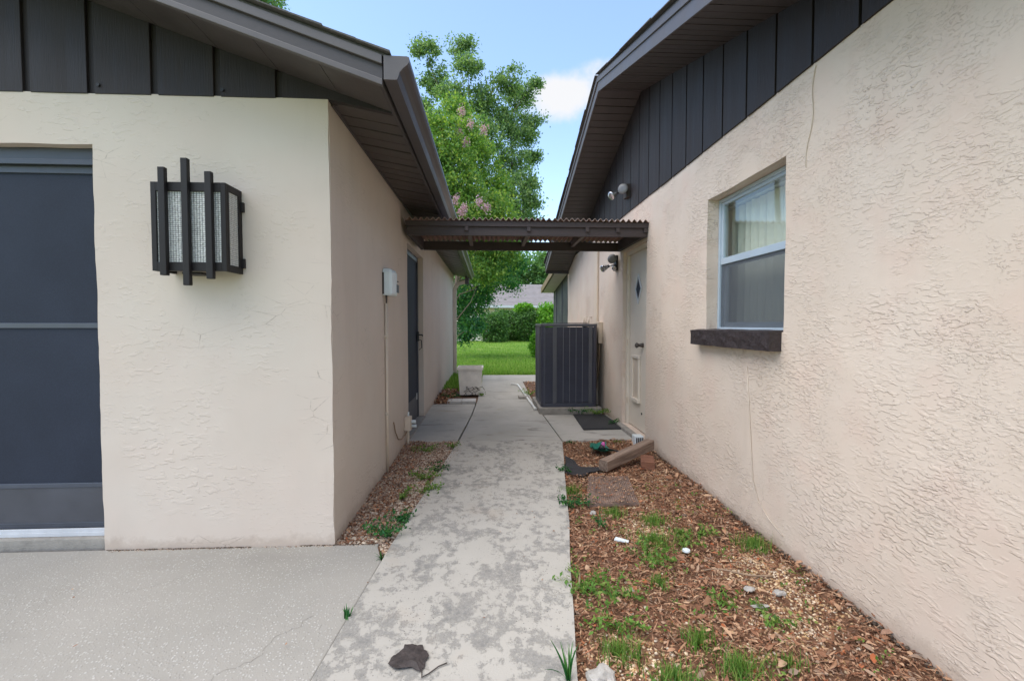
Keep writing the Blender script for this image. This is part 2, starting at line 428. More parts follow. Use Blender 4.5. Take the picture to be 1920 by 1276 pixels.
def special_mats():
    # insect screen: dense dark mesh
    t = NT('screen_mesh')
    a = t.noise(1.2, 4, 0.6)
    c = t.mix(t.ramp(a, [(0.35, 0.0), (0.7, 1.0)]), srgb(36, 41, 53), srgb(46, 52, 66))
    dust = t.ramp(t.noise(220, 2, 0.5), [(0.45, 0.92), (0.6, 1.1)])
    c = t.mix(1.0, c, dust, 'MULTIPLY')
    M['screen_mesh'] = t.finish(c, 0.7, None, spec=0.3)
    # window glass: thin pane, clear with fresnel reflection
    t = NT('window_glass')
    lw = t.n('ShaderNodeLayerWeight', {'Blend': 0.5})
    tr = t.n('ShaderNodeBsdfTransparent', {'Color': (0.93, 0.955, 0.945, 1)})
    gl = t.n('ShaderNodeBsdfGlossy', {'Roughness': 0.02, 'Color': (1, 1, 1, 1)})
    mx = t.n('ShaderNodeMixShader', {0: t.math('MULTIPLY_ADD', t.math('POWER', lw.outputs['Facing'], 5.0), 0.85, 0.04), 1: tr.outputs[0], 2: gl.outputs[0]})
    t.L.new(mx.outputs[0], t.out.inputs['Surface'])
    M['window_glass'] = t.m
    # fly screen over the lower sash
    t = NT('fly_screen')
    tr = t.n('ShaderNodeBsdfTransparent', {'Color': (1, 1, 1, 1)})
    df = t.n('ShaderNodeBsdfDiffuse', {'Color': srgb(104, 108, 114)})
    mx = t.n('ShaderNodeMixShader', {0: 0.42, 1: tr.outputs[0], 2: df.outputs[0]})
    t.L.new(mx.outputs[0], t.out.inputs['Surface'])
    M['fly_screen'] = t.m
    # prismatic lantern glass
    t = NT('prism_glass')
    vo = t.n('ShaderNodeTexVoronoi', {'Vector': t.mapping((1, 1, 1.35)), 'Scale': 78.0, 'Randomness': 0.15})
    bmp = t.bump(vo.outputs['Distance'], 1.0, 0.006)
    c = t.ramp(vo.outputs['Distance'], [(0.0, srgb(250, 250, 248)), (0.35, srgb(232, 232, 228)), (0.62, srgb(120, 120, 118))])
    b = t.n('ShaderNodeBsdfPrincipled', {'Base Color': c, 'Roughness': 0.12, 'Normal': bmp, 'Specular IOR Level': 0.8})
    tr = t.n('ShaderNodeBsdfTranslucent', {'Color': (0.9, 0.9, 0.88, 1), 'Normal': bmp})
    mx = t.n('ShaderNodeMixShader', {0: 0.15, 1: b.outputs[0], 2: tr.outputs[0]})
    t.L.new(mx.outputs[0], t.out.inputs['Surface'])
    M['prism_glass'] = t.m
    # corrugated plastic sheet, slightly translucent
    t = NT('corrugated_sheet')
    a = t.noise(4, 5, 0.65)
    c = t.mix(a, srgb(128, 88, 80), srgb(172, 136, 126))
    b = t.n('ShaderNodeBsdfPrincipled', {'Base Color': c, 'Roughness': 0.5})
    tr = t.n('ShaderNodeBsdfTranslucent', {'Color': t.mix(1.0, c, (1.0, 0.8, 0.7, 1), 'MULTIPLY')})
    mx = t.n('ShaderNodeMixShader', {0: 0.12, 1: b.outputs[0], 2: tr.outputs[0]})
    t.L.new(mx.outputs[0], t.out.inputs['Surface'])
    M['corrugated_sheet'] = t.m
    # ribbed mat with litter-coloured dust
    t = NT('ribbed_mat')
    a = t.noise(9, 6, 0.7)
    c = t.ramp(a, [(0.3, srgb(92, 76, 68)), (0.6, srgb(136, 114, 102)), (0.8, srgb(164, 142, 126))])
    M['ribbed_mat'] = t.finish(c, 0.95, t.bump(t.noise(80, 3, 0.6), 1, 0.004))
    # lawn soil under the blades
    t = NT('lawn_ground')
    a = t.noise(0.7, 6, 0.65)
    c = t.ramp(a, [(0.3, srgb(92, 118, 54)), (0.52, srgb(118, 144, 66)), (0.66, srgb(140, 154, 84)), (0.78, srgb(150, 142, 96))])
    M['lawn_ground'] = t.finish(c, 1.0, t.bump(t.noise(30, 4, 0.7), 1, 0.03), spec=0.1)
    # mulch soil under the litter
    t = NT('mulch_soil')
    a = t.noise(40, 6, 0.75)
    c = t.ramp(a, [(0.3, srgb(84, 62, 50)), (0.5, srgb(128, 96, 76)), (0.7, srgb(158, 122, 98))])
    M['mulch_soil'] = t.finish(c, 1.0, t.bump(a, 1, 0.02), spec=0.1)


special_mats()


# ---------------------------------------------------------------- helpers: meshes
class MB:
    """collects shapes, builds one mesh object"""
    def __init__(self):
        self.v, self.f, self.mi = [], [], []

    def add(self, vs, fs, mi=0):
        o = len(self.v)
        self.v += [tuple(p) for p in vs]
        self.f += [tuple(i + o for i in f) for f in fs]
        self.mi += [mi] * len(fs)
        return self

    def box(self, x0, x1, y0, y1, z0, z1, mi=0):
        x0, x1 = min(x0, x1), max(x0, x1)
        y0, y1 = min(y0, y1), max(y0, y1)
        z0, z1 = min(z0, z1), max(z0, z1)
        vs = [(x0, y0, z0), (x1, y0, z0), (x1, y1, z0), (x0, y1, z0), (x0, y0, z1), (x1, y0, z1), (x1, y1, z1), (x0, y1, z1)]
        return self.add(vs, [(0, 3, 2, 1), (4, 5, 6, 7), (0, 1, 5, 4), (1, 2, 6, 5), (2, 3, 7, 6), (3, 0, 4, 7)], mi)

    def hexa(self, bottom, top, mi=0):
        return self.add(list(bottom) + list(top), [(0, 3, 2, 1), (4, 5, 6, 7), (0, 1, 5, 4), (1, 2, 6, 5), (2, 3, 7, 6), (3, 0, 4, 7)], mi)

    def prism(self, poly, a, b, axis, mi=0):
        """poly: 2D outline in the two other axes (x,y,z order), extruded along axis from a to b"""
        def pt(p, s):
            if axis == 'x':
                return (s, p[0], p[1])
            if axis == 'y':
                return (p[0], s, p[1])
            return (p[0], p[1], s)
        n = len(poly)
        vs = [pt(p, a) for p in poly] + [pt(p, b) for p in poly]
        fs = [tuple(range(n)), tuple(range(2 * n - 1, n - 1, -1))]
        fs += [(i, i + n, (i + 1) % n + n, (i + 1) % n) for i in range(n)]
        return self.add(vs, fs, mi)

    def tube(self, pts, r, seg=8, mi=0, cap=True):
        pts = [Vector(p) for p in pts]
        rs = r if isinstance(r, (list, tuple)) else [r] * len(pts)
        vs, fs = [], []
        for i, p in enumerate(pts):
            d = (pts[min(i + 1, len(pts) - 1)] - pts[max(i - 1, 0)]).normalized()
            a = Vector((0, 0, 1)) if abs(d.z) < 0.9 else Vector((1, 0, 0))
            u = d.cross(a).normalized()
            w = d.cross(u).normalized()
            for k in range(seg):
                t = 2 * math.pi * k / seg
                vs.append(p + (u * math.cos(t) + w * math.sin(t)) * rs[i])
        for i in range(len(pts) - 1):
            for k in range(seg):
                k2 = (k + 1) % seg
                fs.append((i * seg + k, i * seg + k2, (i + 1) * seg + k2, (i + 1) * seg + k))
        if cap:
            fs.append(tuple(range(seg - 1, -1, -1)))
            fs.append(tuple(range((len(pts) - 1) * seg, len(pts) * seg)))
        return self.add(vs, fs, mi)

    def build(self, name, mat, parent=None, bevel=0.0, smooth=False, jitter=0.0):
        me = bpy.data.meshes.new(name)
        me.from_pydata(self.v, [], self.f)
        mats = mat if isinstance(mat, (list, tuple)) else [mat]
        for m in mats:
            me.materials.append(M[m])
        me.polygons.foreach_set('material_index', self.mi)
        bm = bmesh.new()
        bm.from_mesh(me)
        bmesh.ops.recalc_face_normals(bm, faces=bm.faces)
        if bevel:
            es = [e for e in bm.edges if len(e.link_faces) == 2 and e.calc_face_angle(0) > 0.5]
            bmesh.ops.bevel(bm, geom=es, offset=bevel, segments=2, profile=0.6, affect='EDGES', clamp_overlap=True)
        if jitter:
            for v in bm.verts:
                v.co += noise.noise_vector(v.co * 3.1) * jitter
        bm.to_mesh(me)
        bm.free()
        if smooth:
            me.polygons.foreach_set('use_smooth', [True] * len(me.polygons))
        return link(name, me, parent)


def link(name, me, parent=None):
    o = bpy.data.objects.new(name, me)
    COL.objects.link(o)
    if parent is not None:
        o.parent = parent
    return o


def tag(o, label=None, cat=None, group=None, kind=None):
    if label:
        o['label'] = label
    if cat:
        o['category'] = cat
    if group:
        o['group'] = group
    if kind:
        o['kind'] = kind
    return o


def thing(name, label, cat, group=None):
    o = bpy.data.objects.new(name, None)
    o.empty_display_size = 0.1
    COL.objects.link(o)
    return tag(o, label, cat, group)


def at_base(o, p):
    """put an empty at its thing's base, keeping children (built in world coordinates) in place"""
    o.location = p
    o.matrix_world = Matrix.Translation(p)
    for c in o.children:
        c.matrix_parent_inverse = Matrix.Translation(-Vector(p))
    return o


def np_mesh(name, verts, faces, mat, parent=None, smooth=False):
    """verts (n,3), faces (m,k) all of the same size"""
    me = bpy.data.meshes.new(name)
    n, (m, k) = len(verts), faces.shape
    me.vertices.add(n)
    me.vertices.foreach_set('co', np.asarray(verts, np.float32).ravel())
    me.loops.add(m * k)
    me.loops.foreach_set('vertex_index', faces.astype(np.int32).ravel())
    me.polygons.add(m)
    me.polygons.foreach_set('loop_start', np.arange(0, m * k, k, dtype=np.int32))
    me.polygons.foreach_set('loop_total', np.full(m, k, np.int32))
    me.update(calc_edges=True)
    me.materials.append(M[mat])
    if smooth:
        me.polygons.foreach_set('use_smooth', [True] * m)
    return link(name, me, parent)


def wall_grid(name, axis, const, a0, a1, z0, z1, openings, reveal, mat, parent, step=0.05, out=1, wob=0.003, edge=0.004):
    """stucco wall skin in the plane axis=const with square openings and their reveals.
    a = the other horizontal axis; out = sign of the outward normal; reveal = depth inwards"""
    def cuts(lo, hi, extra):
        n = max(1, int(round((hi - lo) / step)))
        s = list(np.linspace(lo, hi, n + 1))
        for e in extra:
            if lo < e < hi:
                i = int(np.argmin([abs(q - e) for q in s]))
                s[i] = e
        return sorted(set(s))
    A = cuts(a0, a1, [o[0] for o in openings] + [o[1] for o in openings])
    Z = cuts(z0, z1, [o[2] for o in openings] + [o[3] for o in openings])
    eps = 1e-6
    def inside(a, z):
        return any(o[0] - eps < a < o[1] + eps and o[2] - eps < z < o[3] + eps for o in openings)
    mb = MB()
    idx = {}
    def disp(a, z):
        p = Vector((a * 1.0, z * 1.0, const * 3))
        d = noise.noise(p * 1.7) * wob * 1.5 + noise.noise(p * 6.0) * wob * 0.5
        return d
    def pt(a, z, depth=0.0):
        k = (round(a, 5), round(z, 5), depth)
        if k in idx:
            return idx[k]
        p = Vector((a, z, 5.0))
        da = noise.noise(p * 4.0) * edge + noise.noise(p * 15.0) * edge * 0.5
        dz = noise.noise(p * 4.0 + Vector((9, 9, 9))) * edge
        c = const + out * (disp(a, z) - depth)
        q = (c, a + da, z + dz) if axis == 'x' else (a + da, c, z + dz)
        mb.v.append(q)
        idx[k] = len(mb.v) - 1
        return idx[k]
    for i in range(len(A) - 1):
        for j in range(len(Z) - 1):
            if inside((A[i] + A[i + 1]) / 2, (Z[j] + Z[j + 1]) / 2):
                continue
            mb.f.append((pt(A[i], Z[j]), pt(A[i + 1], Z[j]), pt(A[i + 1], Z[j + 1]), pt(A[i], Z[j + 1])))
    for (b0, b1, c0, c1) in openings:
        aa = [a for a in A if b0 - eps <= a <= b1 + eps]
        zz = [z for z in Z if c0 - eps <= z <= c1 + eps]
        for i in range(len(aa) - 1):
            for z in (c0, c1):
                if z > z0 + 1e-4:
                    mb.f.append((pt(aa[i], z), pt(aa[i + 1], z), pt(aa[i + 1], z, reveal), pt(aa[i], z, reveal)))
        for j in range(len(zz) - 1):
            for a in (b0, b1):
                mb.f.append((pt(a, zz[j]), pt(a, zz[j + 1]), pt(a, zz[j + 1], reveal), pt(a, zz[j], reveal)))
    # outer rim so the wall has thickness
    T = 0.2
    for i in range(len(A) - 1):
        if not inside((A[i] + A[i + 1]) / 2, z1 - 1e-3):
            mb.f.append((pt(A[i], z1), pt(A[i + 1], z1), pt(A[i + 1], z1, T), pt(A[i], z1, T)))
    for j in range(len(Z) - 1):
        for a in (a0, a1):
            if not inside(a, (Z[j] + Z[j + 1]) / 2):
                mb.f.append((pt(a, Z[j]), pt(a, Z[j + 1]), pt(a, Z[j + 1], T), pt(a, Z[j], T)))
    mb.mi = [0] * len(mb.f)
    return mb.build(name, mat, parent, smooth=False)


def copies(src, deltas, parent):
    """linked copies of one piece, moved"""
    outl = []
    for d in deltas:
        c = src.copy()
        COL.objects.link(c)
        c.parent = parent
        c.location = Vector(src.location) + Vector(d)
        outl.append(c)
    return outl


# measured constants (metres; camera stands at the origin, walls run along +y)
XL = -0.838          # garage side wall
YF = 2.47            # garage front wall
XR = 1.556           # house side wall
SL = 0.345           # garage roof slope
SR = 0.315           # house roof slope


# ================================================================= GROUND
def build_ground():
    # one wide sheet to the horizon
    nx = 80
    mb = MB()
    mb.add([(-400, -60, -0.10), (400, -60, -0.10), (400, 900, -0.10), (-400, 900, -0.10)], [(0, 1, 2, 3)])
    tag(mb.build('ground', 'lawn_ground'), kind='structure')

    # back lawn surface, gently uneven
    xs = np.linspace(-14, 16, 61)
    ys = np.linspace(7.0, 60, 107)
    X, Y = np.meshgrid(xs, ys)
    Z = -0.02 + 0.03 * np.sin(X * 0.9 + 1) * np.cos(Y * 0.45) + 0.012 * np.sin(X * 3.1 + Y * 2.3)
    V = np.stack([X, Y, Z], -1).reshape(-1, 3)
    w = len(xs)
    F = np.array([(j * w + i, j * w + i + 1, (j + 1) * w + i + 1, (j + 1) * w + i) for j in range(len(ys) - 1) for i in range(w - 1)])
    keep = []
    for f in F:
        c = V[f].mean(0)
        if c[1] < 10.75 and -0.9 < c[0] < 3.4:
            continue
        keep.append(f)
    tag(np_mesh('back_lawn', V, np.array(keep), 'lawn_ground', smooth=True), kind='structure')

    # driveway slab
    drive = MB()
    drive.prism([(-7.0, -1.5), (-0.668, -1.5), (-0.668, -1.0), (-0.600, 1.512), (-0.545, 2.285), (-0.60, 2.44), (-0.60, 2.47), (-7.0, 2.47)], -0.10, 0.0, 'z')
    tag(drive.build('driveway', 'drive_concrete', bevel=0.006), kind='structure')

    # walkway: separate poured slabs
    walk = bpy.data.objects.new('walkway', None)
    COL.objects.link(walk)
    tag(walk, kind='structure')
    def slab(poly, mat, top=0.0, bev=0.008):
        b = MB()
        b.prism(poly, -0.12, top, 'z')
        return b.build('concrete_slab', mat, walk, bevel=bev, jitter=0.004)
    def wob(p, q, n, amp):
        r = []
        for i in range(n):
            t = i / n
            x = p[0] + (q[0] - p[0]) * t
            y = p[1] + (q[1] - p[1]) * t
            r.append((x + amp * noise.noise(Vector((x * 3, y * 3, 2))), y))
        return r
    front = wob((0.10, -1.0), (0.293, 1.467), 4, .004) + wob((0.293, 1.467), (0.498, 2.824), 8, 0.008) + \
        wob((0.498, 2.824), (0.742, 4.56), 8, 0.008) + [(0.742, 4.56), (-0.31, 4.60)] + \
        wob((-0.31, 4.60), (-0.482, 2.874), 8, 0.012) + wob((-0.482, 2.874), (-0.537, 2.288), 4, 0.004) + \
        [(-0.537, 2.288), (-0.592, 1.512), (-0.660, -1.0)]
    slab(front, 'walk_concrete', 0.012)
    slab([(-0.305, 4.612), (0.735, 4.575), (0.70, 5.85), (-0.225, 5.87)], 'slab_concrete', 0.010)
    slab([(-0.224, 5.882), (0.699, 5.862), (0.675, 6.98), (-0.186, 7.00)], 'slab_concrete', 0.008)
    slab([(-0.183, 7.015), (0.675, 6.995), (0.70, 9.45), (-0.165, 9.50)], 'slab_concrete', 0.006)
    slab([(-0.16, 9.515), (0.70, 9.465), (3.3, 9.43), (3.3, 10.62), (-0.15, 10.68)], 'slab_concrete', 0.004)
    slab([(-0.845, 4.66), (-0.325, 4.64), (-0.24, 5.87), (-0.205, 6.80), (-0.845, 6.80)], 'slab_concrete', 0.002)
    slab([(0.752, 4.59), (1.56, 4.62), (1.56, 5.93), (0.716, 5.93)], 'slab_concrete', 0.0)
    return walk


build_ground()


def bed(name, poly, zfun, step=0.03):
    xs = [p[0] for p in poly]
    ys = [p[1] for p in poly]
    def inside(x, y):
        c = False
        n = len(poly)
        for i in range(n):
            x1, y1 = poly[i]
            x2, y2 = poly[(i + 1) % n]
            if (y1 > y) != (y2 > y) and x < (x2 - x1) * (y - y1) / (y2 - y1) + x1:
                c = not c
        return c
    x0, x1, y0, y1 = min(xs), max(xs), min(ys), max(ys)
    nx, ny = int((x1 - x0) / step) + 1, int((y1 - y0) / step) + 1
    V, F, ix = [], [], {}
    def pt(i, j):
        if (i, j) not in ix:
            x, y = x0 + i * (x1 - x0) / nx, y0 + j * (y1 - y0) / ny
            ix[(i, j)] = len(V)
            V.append((x, y, zfun(x, y)))
        return ix[(i, j)]
    for i in range(nx):
        for j in range(ny):
            if inside(x0 + (i + .5) * (x1 - x0) / nx, y0 + (j + .5) * (y1 - y0) / ny):
                F.append((pt(i, j), pt(i + 1, j), pt(i + 1, j + 1), pt(i, j + 1)))
    o = np_mesh(name, np.array(V), np.array(F), 'mulch_soil', smooth=True)
    tag(o, kind='structure')
    return inside


def z_right(x, y):
    return -0.018 + 0.018 * noise.noise(Vector((x * 2.2, y * 2.2, 1))) + 0.008 * noise.noise(Vector((x * 9, y * 9, 4)))


def z_left(x, y):
    return -0.012 + 0.014 * noise.noise(Vector((x * 3, y * 3, 7))) + 0.006 * noise.noise(Vector((x * 11, y * 11, 3)))


def inside_poly(poly):
    def f(x, y):
        c = False
        for i in range(len(poly)):
            (x1, y1), (x2, y2) = poly[i], poly[(i + 1) % len(poly)]
            if (y1 > y) != (y2 > y) and x < (x2 - x1) * (y - y1) / (y2 - y1) + x1:
                c = not c
        return c
    return f


RIGHT_BED = [(0.06, -0.6), (1.60, -0.6), (1.60, 4.63), (0.74, 4.60), (0.49, 2.824), (0.33, 1.80), (0.275, 1.40)]
LEFT_BED = [(-0.86, 2.475), (-0.60, 2.475), (-0.545, 2.31), (-0.49, 2.86), (-0.32, 4.60), (-0.32, 4.67), (-0.86, 4.68)]
in_right = bed('mulch_bed', RIGHT_BED, z_right)
bed('gravel_strip', [(-0.86, 2.44), (-0.66, 2.44), (-0.66, 2.18), (-0.5, 2.18), (-0.42, 2.86), (-0.25, 4.58), (-0.25, 4.70), (-0.86, 4.70)], z_left)
in_left = inside_poly(LEFT_BED)
bed('soil_strip', [(-0.86, 6.79), (-0.19, 6.79), (-0.16, 10.75), (-0.86, 10.75)], lambda x, y: -0.012 + 0.01 * noise.noise(Vector((x * 5, y * 5, 2))), 0.06)
bed('soil_patch', [(0.67, 5.92), (1.6, 5.92), (1.6, 9.5), (0.70, 9.5)], lambda x, y: -0.012 + 0.01 * noise.noise(Vector((x * 5, y * 5, 6))), 0.06)
for _n in ('soil_strip', 'soil_patch'):
    bpy.data.objects[_n].data.materials[0] = M['soil']


# ================================================================= GARAGE (left)
def build_garage():
    g = thing('garage_building', 'left stucco building with dark board gable, dark gutter and sliding screen doors', 'building')
    # --- stucco walls
    door = (-4.55, -2.030, -0.08, 2.112)
    wall_grid('front_wall', 'y', YF, -7.0, XL, -0.08, 2.368, [door], 0.13, 'stucco_garage', g, 0.05, -1, 0.003, 0.006)
    side = (4.74, 5.87, 0.0, 2.03)
    wall_grid('side_wall', 'x', XL, YF + 0.012, 10.9, -0.08, 2.368, [side], 0.16, 'stucco_garage', g, 0.08, 1, 0.003, 0.003)
    b = MB()
    b.box(-7.0, XL - 0.02, 10.7, 10.9, -0.08, 2.36)
    b.box(-7.2, -7.0, YF, 10.9, -0.08, 2.36)
    b.build('rear_wall', 'stucco_garage', g)

    # --- roof geometry: underside of the rake soffit
    XE, ZE, YR = -0.486, 2.297, 2.105       # fascia corner at the eave; rake fascia front plane
    XRDG = -3.95
    def zs(x):
        return ZE + SL * (XE - x) if x > XRDG else ZE + SL * (XE - XRDG) - SL * (XRDG - x)
    # siding boards of the gable: each one its own piece, wide channel between
    pitch, gap = 0.312, 0.036
    edge = -2.043
    k0 = -12
    for k in range(k0, 6):
        x1 = edge + k * pitch
        x0 = x1 - pitch + gap
        if x1 < -6.6 or x0 > XL - 0.02:
            continue
        x0c, x1c = max(x0, -6.6), min(x1, -0.55)
        if x1 + gap + 0.05 > XL:
            x1c = -0.55
        zt0, zt1 = zs(x0c) + 0.015, zs(x1c) + 0.015
        zb = 2.366 if x0c < -0.83 else 2.34
        zb0 = 2.366
        if x1c > XL:
            # the last piece tapers past the wall corner
            b = MB()
            b.prism([(x0c, 2.369), (XL, 2.366), (-0.50, 2.298), (-0.50, 2.309), (x0c, zt0)], YF - 0.004, YF + 0.03, 'y')
            b.build('siding_board', 'dark_siding', g, bevel=0.002)
            continue
        b = MB()
        b.prism([(x0c, zb0), (x1c, zb0), (x1c, zt1), (x0c, zt0)], YF - 0.004, YF + 0.03, 'y')
        b.build('siding_board', 'dark_siding', g, bevel=0.003)
    b = MB()     # recessed backing behind the channels
    b.prism([(-6.6, 2.362), (-0.86, 2.362), (-0.7, 2.345), (-0.7, zs(-0.7)), (XRDG, zs(XRDG) + 0.02), (-6.6, zs(-6.6))], YF + 0.012, YF + 0.05, 'y')
    b.build('siding_backing', 'dark_siding', g)
    # gable vents of nail heads left by old fixings
    for x, z in ((-1.985, 2.408), (-1.372, 2.398)):
        MB().tube([(x, YF - 0.012, z), (x, YF + 0.0, z)], 0.009, 8).build('bolt_head', 'black_plastic', g)

    # --- rake soffit boards (run up the slope, in front of the gable)
    L = (XE - XRDG)
    n = 4
    for i in range(int(L / 0.30) + 1):
        xa = XE - i * 0.30 - 0.003
        xb = max(xa - 0.297, XRDG)
        if xa <= XRDG:
            break
        b = MB()
        b.hexa([(xb, YR + 0.018, zs(xb)), (xa, YR + 0.018, zs(xa)), (xa, YF - 0.006, zs(xa)), (xb, YF - 0.006, zs(xb))],
               [(xb, YR + 0.018, zs(xb) + 0.012), (xa, YR + 0.018, zs(xa) + 0.012), (xa, YF - 0.006, zs(xa) + 0.012), (xb, YF - 0.006, zs(xb) + 0.012)])
        b.build('soffit_board', 'dark_soffit', g)
    # --- eave soffit boards along the side wall
    y = YF + 0.032
    b = MB()
    w = 0.123
    b.hexa([(XL - 0.01, 0, 2.364), (XE - 0.008, 0, 2.300), (XE - 0.008, w, 2.300), (XL - 0.01, w, 2.364)],
           [(XL - 0.01, 0, 2.376), (XE - 0.008, 0, 2.312), (XE - 0.008, w, 2.312), (XL - 0.01, w, 2.376)])
    src = b.build('soffit_board', 'dark_soffit', g, bevel=0.002)
    src.location = (0, y, 0)
    nb = int((10.95 - y) / 0.136)
    copies(src, [(0, 0.136 * i, 0.0015 * math.sin(i * 2.7)) for i in range(1, nb)], g)
    b = MB()
    b.box(XL - 0.005, XE - 0.02, YF + 0.04, 10.9, 2.380, 2.387)
    b.build('soffit_backing', 'dark_siding', g)
    b = MB()
    b.tube([(XL + 0.006, YF + 0.04, 2.357), (XL + 0.006, 10.9, 2.357)], 0.009, 6)
    b.build('wall_moulding', 'dark_soffit', g)

    # --- rake fascia: two stepped metal bands, left slope (seen) and its mirror
    for sgn in (1, -1):
        def P(x):
            return x if sgn == 1 else 2 * XRDG - x
        for (dz0, dz1, y0, y1, nm, mt) in ((-0.036, -0.008, YR - 0.010, YR + 0.016, 'fascia_lip', 'drip_metal'),
                                          (-0.008, 0.054, YR, YR + 0.018, 'fascia', 'dark_trim'),
                                          (0.054, 0.094, YR - 0.016, YR + 0.018, 'drip_edge', 'drip_metal')):
            b = MB()
            xa, xb = XE + 0.012, XRDG
            b.prism([(P(xa), zs(xa) + dz0), (P(xb), zs(xb) + dz0), (P(xb), zs(xb) + dz1), (P(xa), zs(xa) + dz1)], y0, y1, 'y')
            b.build(nm, mt, g, bevel=0.003)
    # --- eave fascia and gutter
    b = MB()
    b.box(XE - 0.006, XE + 0.012, YR + 0.019, 11.2, ZE - 0.034, ZE + 0.09)
    b.build('eave_fascia', 'dark_trim', g, bevel=0.002)
    gx, gz = XE + 0.020, 2.278
    prof = [(0, 0.105), (0, 0.0), (0.058, 0.0), (0.064, 0.014), (0.070, 0.034), (0.086, 0.052), (0.104, 0.066), (0.112, 0.080),
            (0.112, 0.100), (0.102, 0.103), (0.102, 0.090)]
    def lay(prof, y0, y1, name, dz=0.0):
        V, F = [], []
        n = len(prof)
        ys = [y0, y1]
        for yy in ys:
            for off in (0, 1):
                for i, p in enumerate(prof):
                    a = Vector(prof[max(i - 1, 0)])
                    c = Vector(prof[min(i + 1, n - 1)])
                    t = (c - a).normalized()
                    q = Vector(p) + Vector((-t.y, t.x)) * (0.0022 * off)
                    V.append((gx + q.x, yy, gz + q.y + dz))
        for i in range(n - 1):
            F.append((i, i + 1, 2 * n + i + 1, 2 * n + i))
            F.append((n + i, 3 * n + i, 3 * n + i + 1, n + i + 1))
            F.append((i, n + i, n + i + 1, i + 1))
            F.append((2 * n + i, 2 * n + i + 1, 3 * n + i + 1, 3 * n + i))
        F += [(0, 2 * n, 3 * n, n), (n - 1, 2 * n - 1, 4 * n - 1, 3 * n - 1)]
        return MB().add(V, F).build(name, 'gutter_metal', g)
    gut = lay(prof, YR - 0.012, 5.05, 'gutter')
    lay(prof, 5.05, 11.15, 'gutter', 0.003)
    for yy, nm in ((YR - 0.0165, 'end_cap'), (11.152, 'end_cap')):
        b = MB()
        b.prism([(gx + p[0], gz + p[1]) for p in prof[:10]] , yy, yy + 0.004, 'y')
        o = b.build(nm, 'drip_metal', gut)
    b = MB()                                             # overlapping joint band
    pj = [(p[0] + (0.003 if p[0] > 0.01 else 0), p[1] - (0.003 if p[1] < 0.01 else 0)) for p in prof[1:9]]
    lay(pj, 4.99, 5.06, 'gutter_joint')
    for yy in (2.9, 3.9, 4.9, 6.2, 7.5, 8.8, 10.1):
        MB().box(gx + 0.002, gx + 0.104, yy, yy + 0.02, gz + 0.092, gz + 0.098).build('gutter_hanger', 'gutter_metal', g)
    # --- roof deck with shingle courses
    b = MB()
    for sgn in (1, -1):
        P = (lambda x: x) if sgn == 1 else (lambda x: 2 * XRDG - x)
        xa, xb = XE + 0.03, XRDG
        b.prism([(P(xa), zs(xa) + 0.095), (P(xb), zs(xb) + 0.095), (P(xb), zs(xb) + 0.107), (P(xa), zs(xa) + 0.107)], YR - 0.004, 11.2, 'y')
    roof = b.build('roof', 'shingle', g)
    # rows of shingle tabs: the first tab of each course shows along the rake edge
    tab = MB()
    cl = 0.145
    tab.hexa([(0, 0, 0), (-0.30, 0, 0.30 * SL), (-0.30, 0.33, 0.30 * SL), (0, 0.33, 0)],
             [(0, 0, 0.009), (-0.30, 0, 0.30 * SL + 0.004), (-0.30, 0.33, 0.30 * SL + 0.004), (0, 0.33, 0.009)])
    src = tab.build('shingle', 'shingle', roof)
    src.location = (XE + 0.05, YR - 0.03, zs(XE + 0.05) + 0.110)
    ds = []
    rr = random.Random(3)
    for i in range(24):
        for j in range(8):
            if i == 0 and j == 0:
                continue
            x = -i * cl
            ds.append((x + rr.uniform(-0.004, 0.004), j * 0.336 + (0.16 if i % 2 and j else 0) + rr.uniform(-0.012, 0.008), -x * SL + rr.uniform(0, 0.004)))
    copies(src, ds, roof)
    b = MB()
    xa, xb = XE + 0.04, XRDG
    b.prism([(xa, zs(xa) + 0.108), (xb, zs(xb) + 0.108), (xb, zs(xb) + 0.122), (xa, zs(xa) + 0.122)], YR + 2.7, 11.22, 'y')
    b.build('rear_shingles', 'shingle', roof)

    # --- downspout at the far corner with its two elbows
    b = MB()
    yd = 10.62
    xd = XL + 0.045
    b.box(xd - 0.04, xd + 0.04, yd - 0.03, yd + 0.03, 0.12, 2.02)
    b.hexa([(xd - 0.04, yd - 0.03, 2.02), (xd + 0.04, yd - 0.03, 2.02), (xd + 0.04, yd + 0.03, 2.02), (xd - 0.04, yd + 0.03, 2.02)],
           [(xd + 0.03, yd - 0.03, 2.15), (xd + 0.11, yd - 0.03, 2.10), (xd + 0.11, yd + 0.03, 2.10), (xd + 0.03, yd + 0.03, 2.15)])
    b.hexa([(xd + 0.03, yd - 0.03, 2.15), (xd + 0.11, yd - 0.03, 2.10), (xd + 0.11, yd + 0.03, 2.10), (xd + 0.03, yd + 0.03, 2.15)],
           [(xd + 0.26, yd - 0.03, 2.22), (xd + 0.28, yd - 0.03, 2.14), (xd + 0.28, yd + 0.03, 2.14), (xd + 0.26, yd + 0.03, 2.22)])
    b.hexa([(xd - 0.04, yd - 0.03, 0.12), (xd + 0.04, yd - 0.03, 0.12), (xd + 0.04, yd + 0.03, 0.12), (xd - 0.04, yd + 0.03, 0.12)],
           [(xd + 0.02, yd - 0.03, 0.02), (xd + 0.10, yd - 0.03, 0.04), (xd + 0.10, yd + 0.03, 0.04), (xd + 0.02, yd + 0.03, 0.02)])
    ds = b.build('downspout', 'beige_metal', g, bevel=0.006)
    b = MB()
    b.box(xd + 0.24, xd + 0.33, yd - 0.035, yd + 0.035, 2.12, 2.30)
    b.build('downspout_outlet', 'gutter_metal', ds, bevel=0.004)
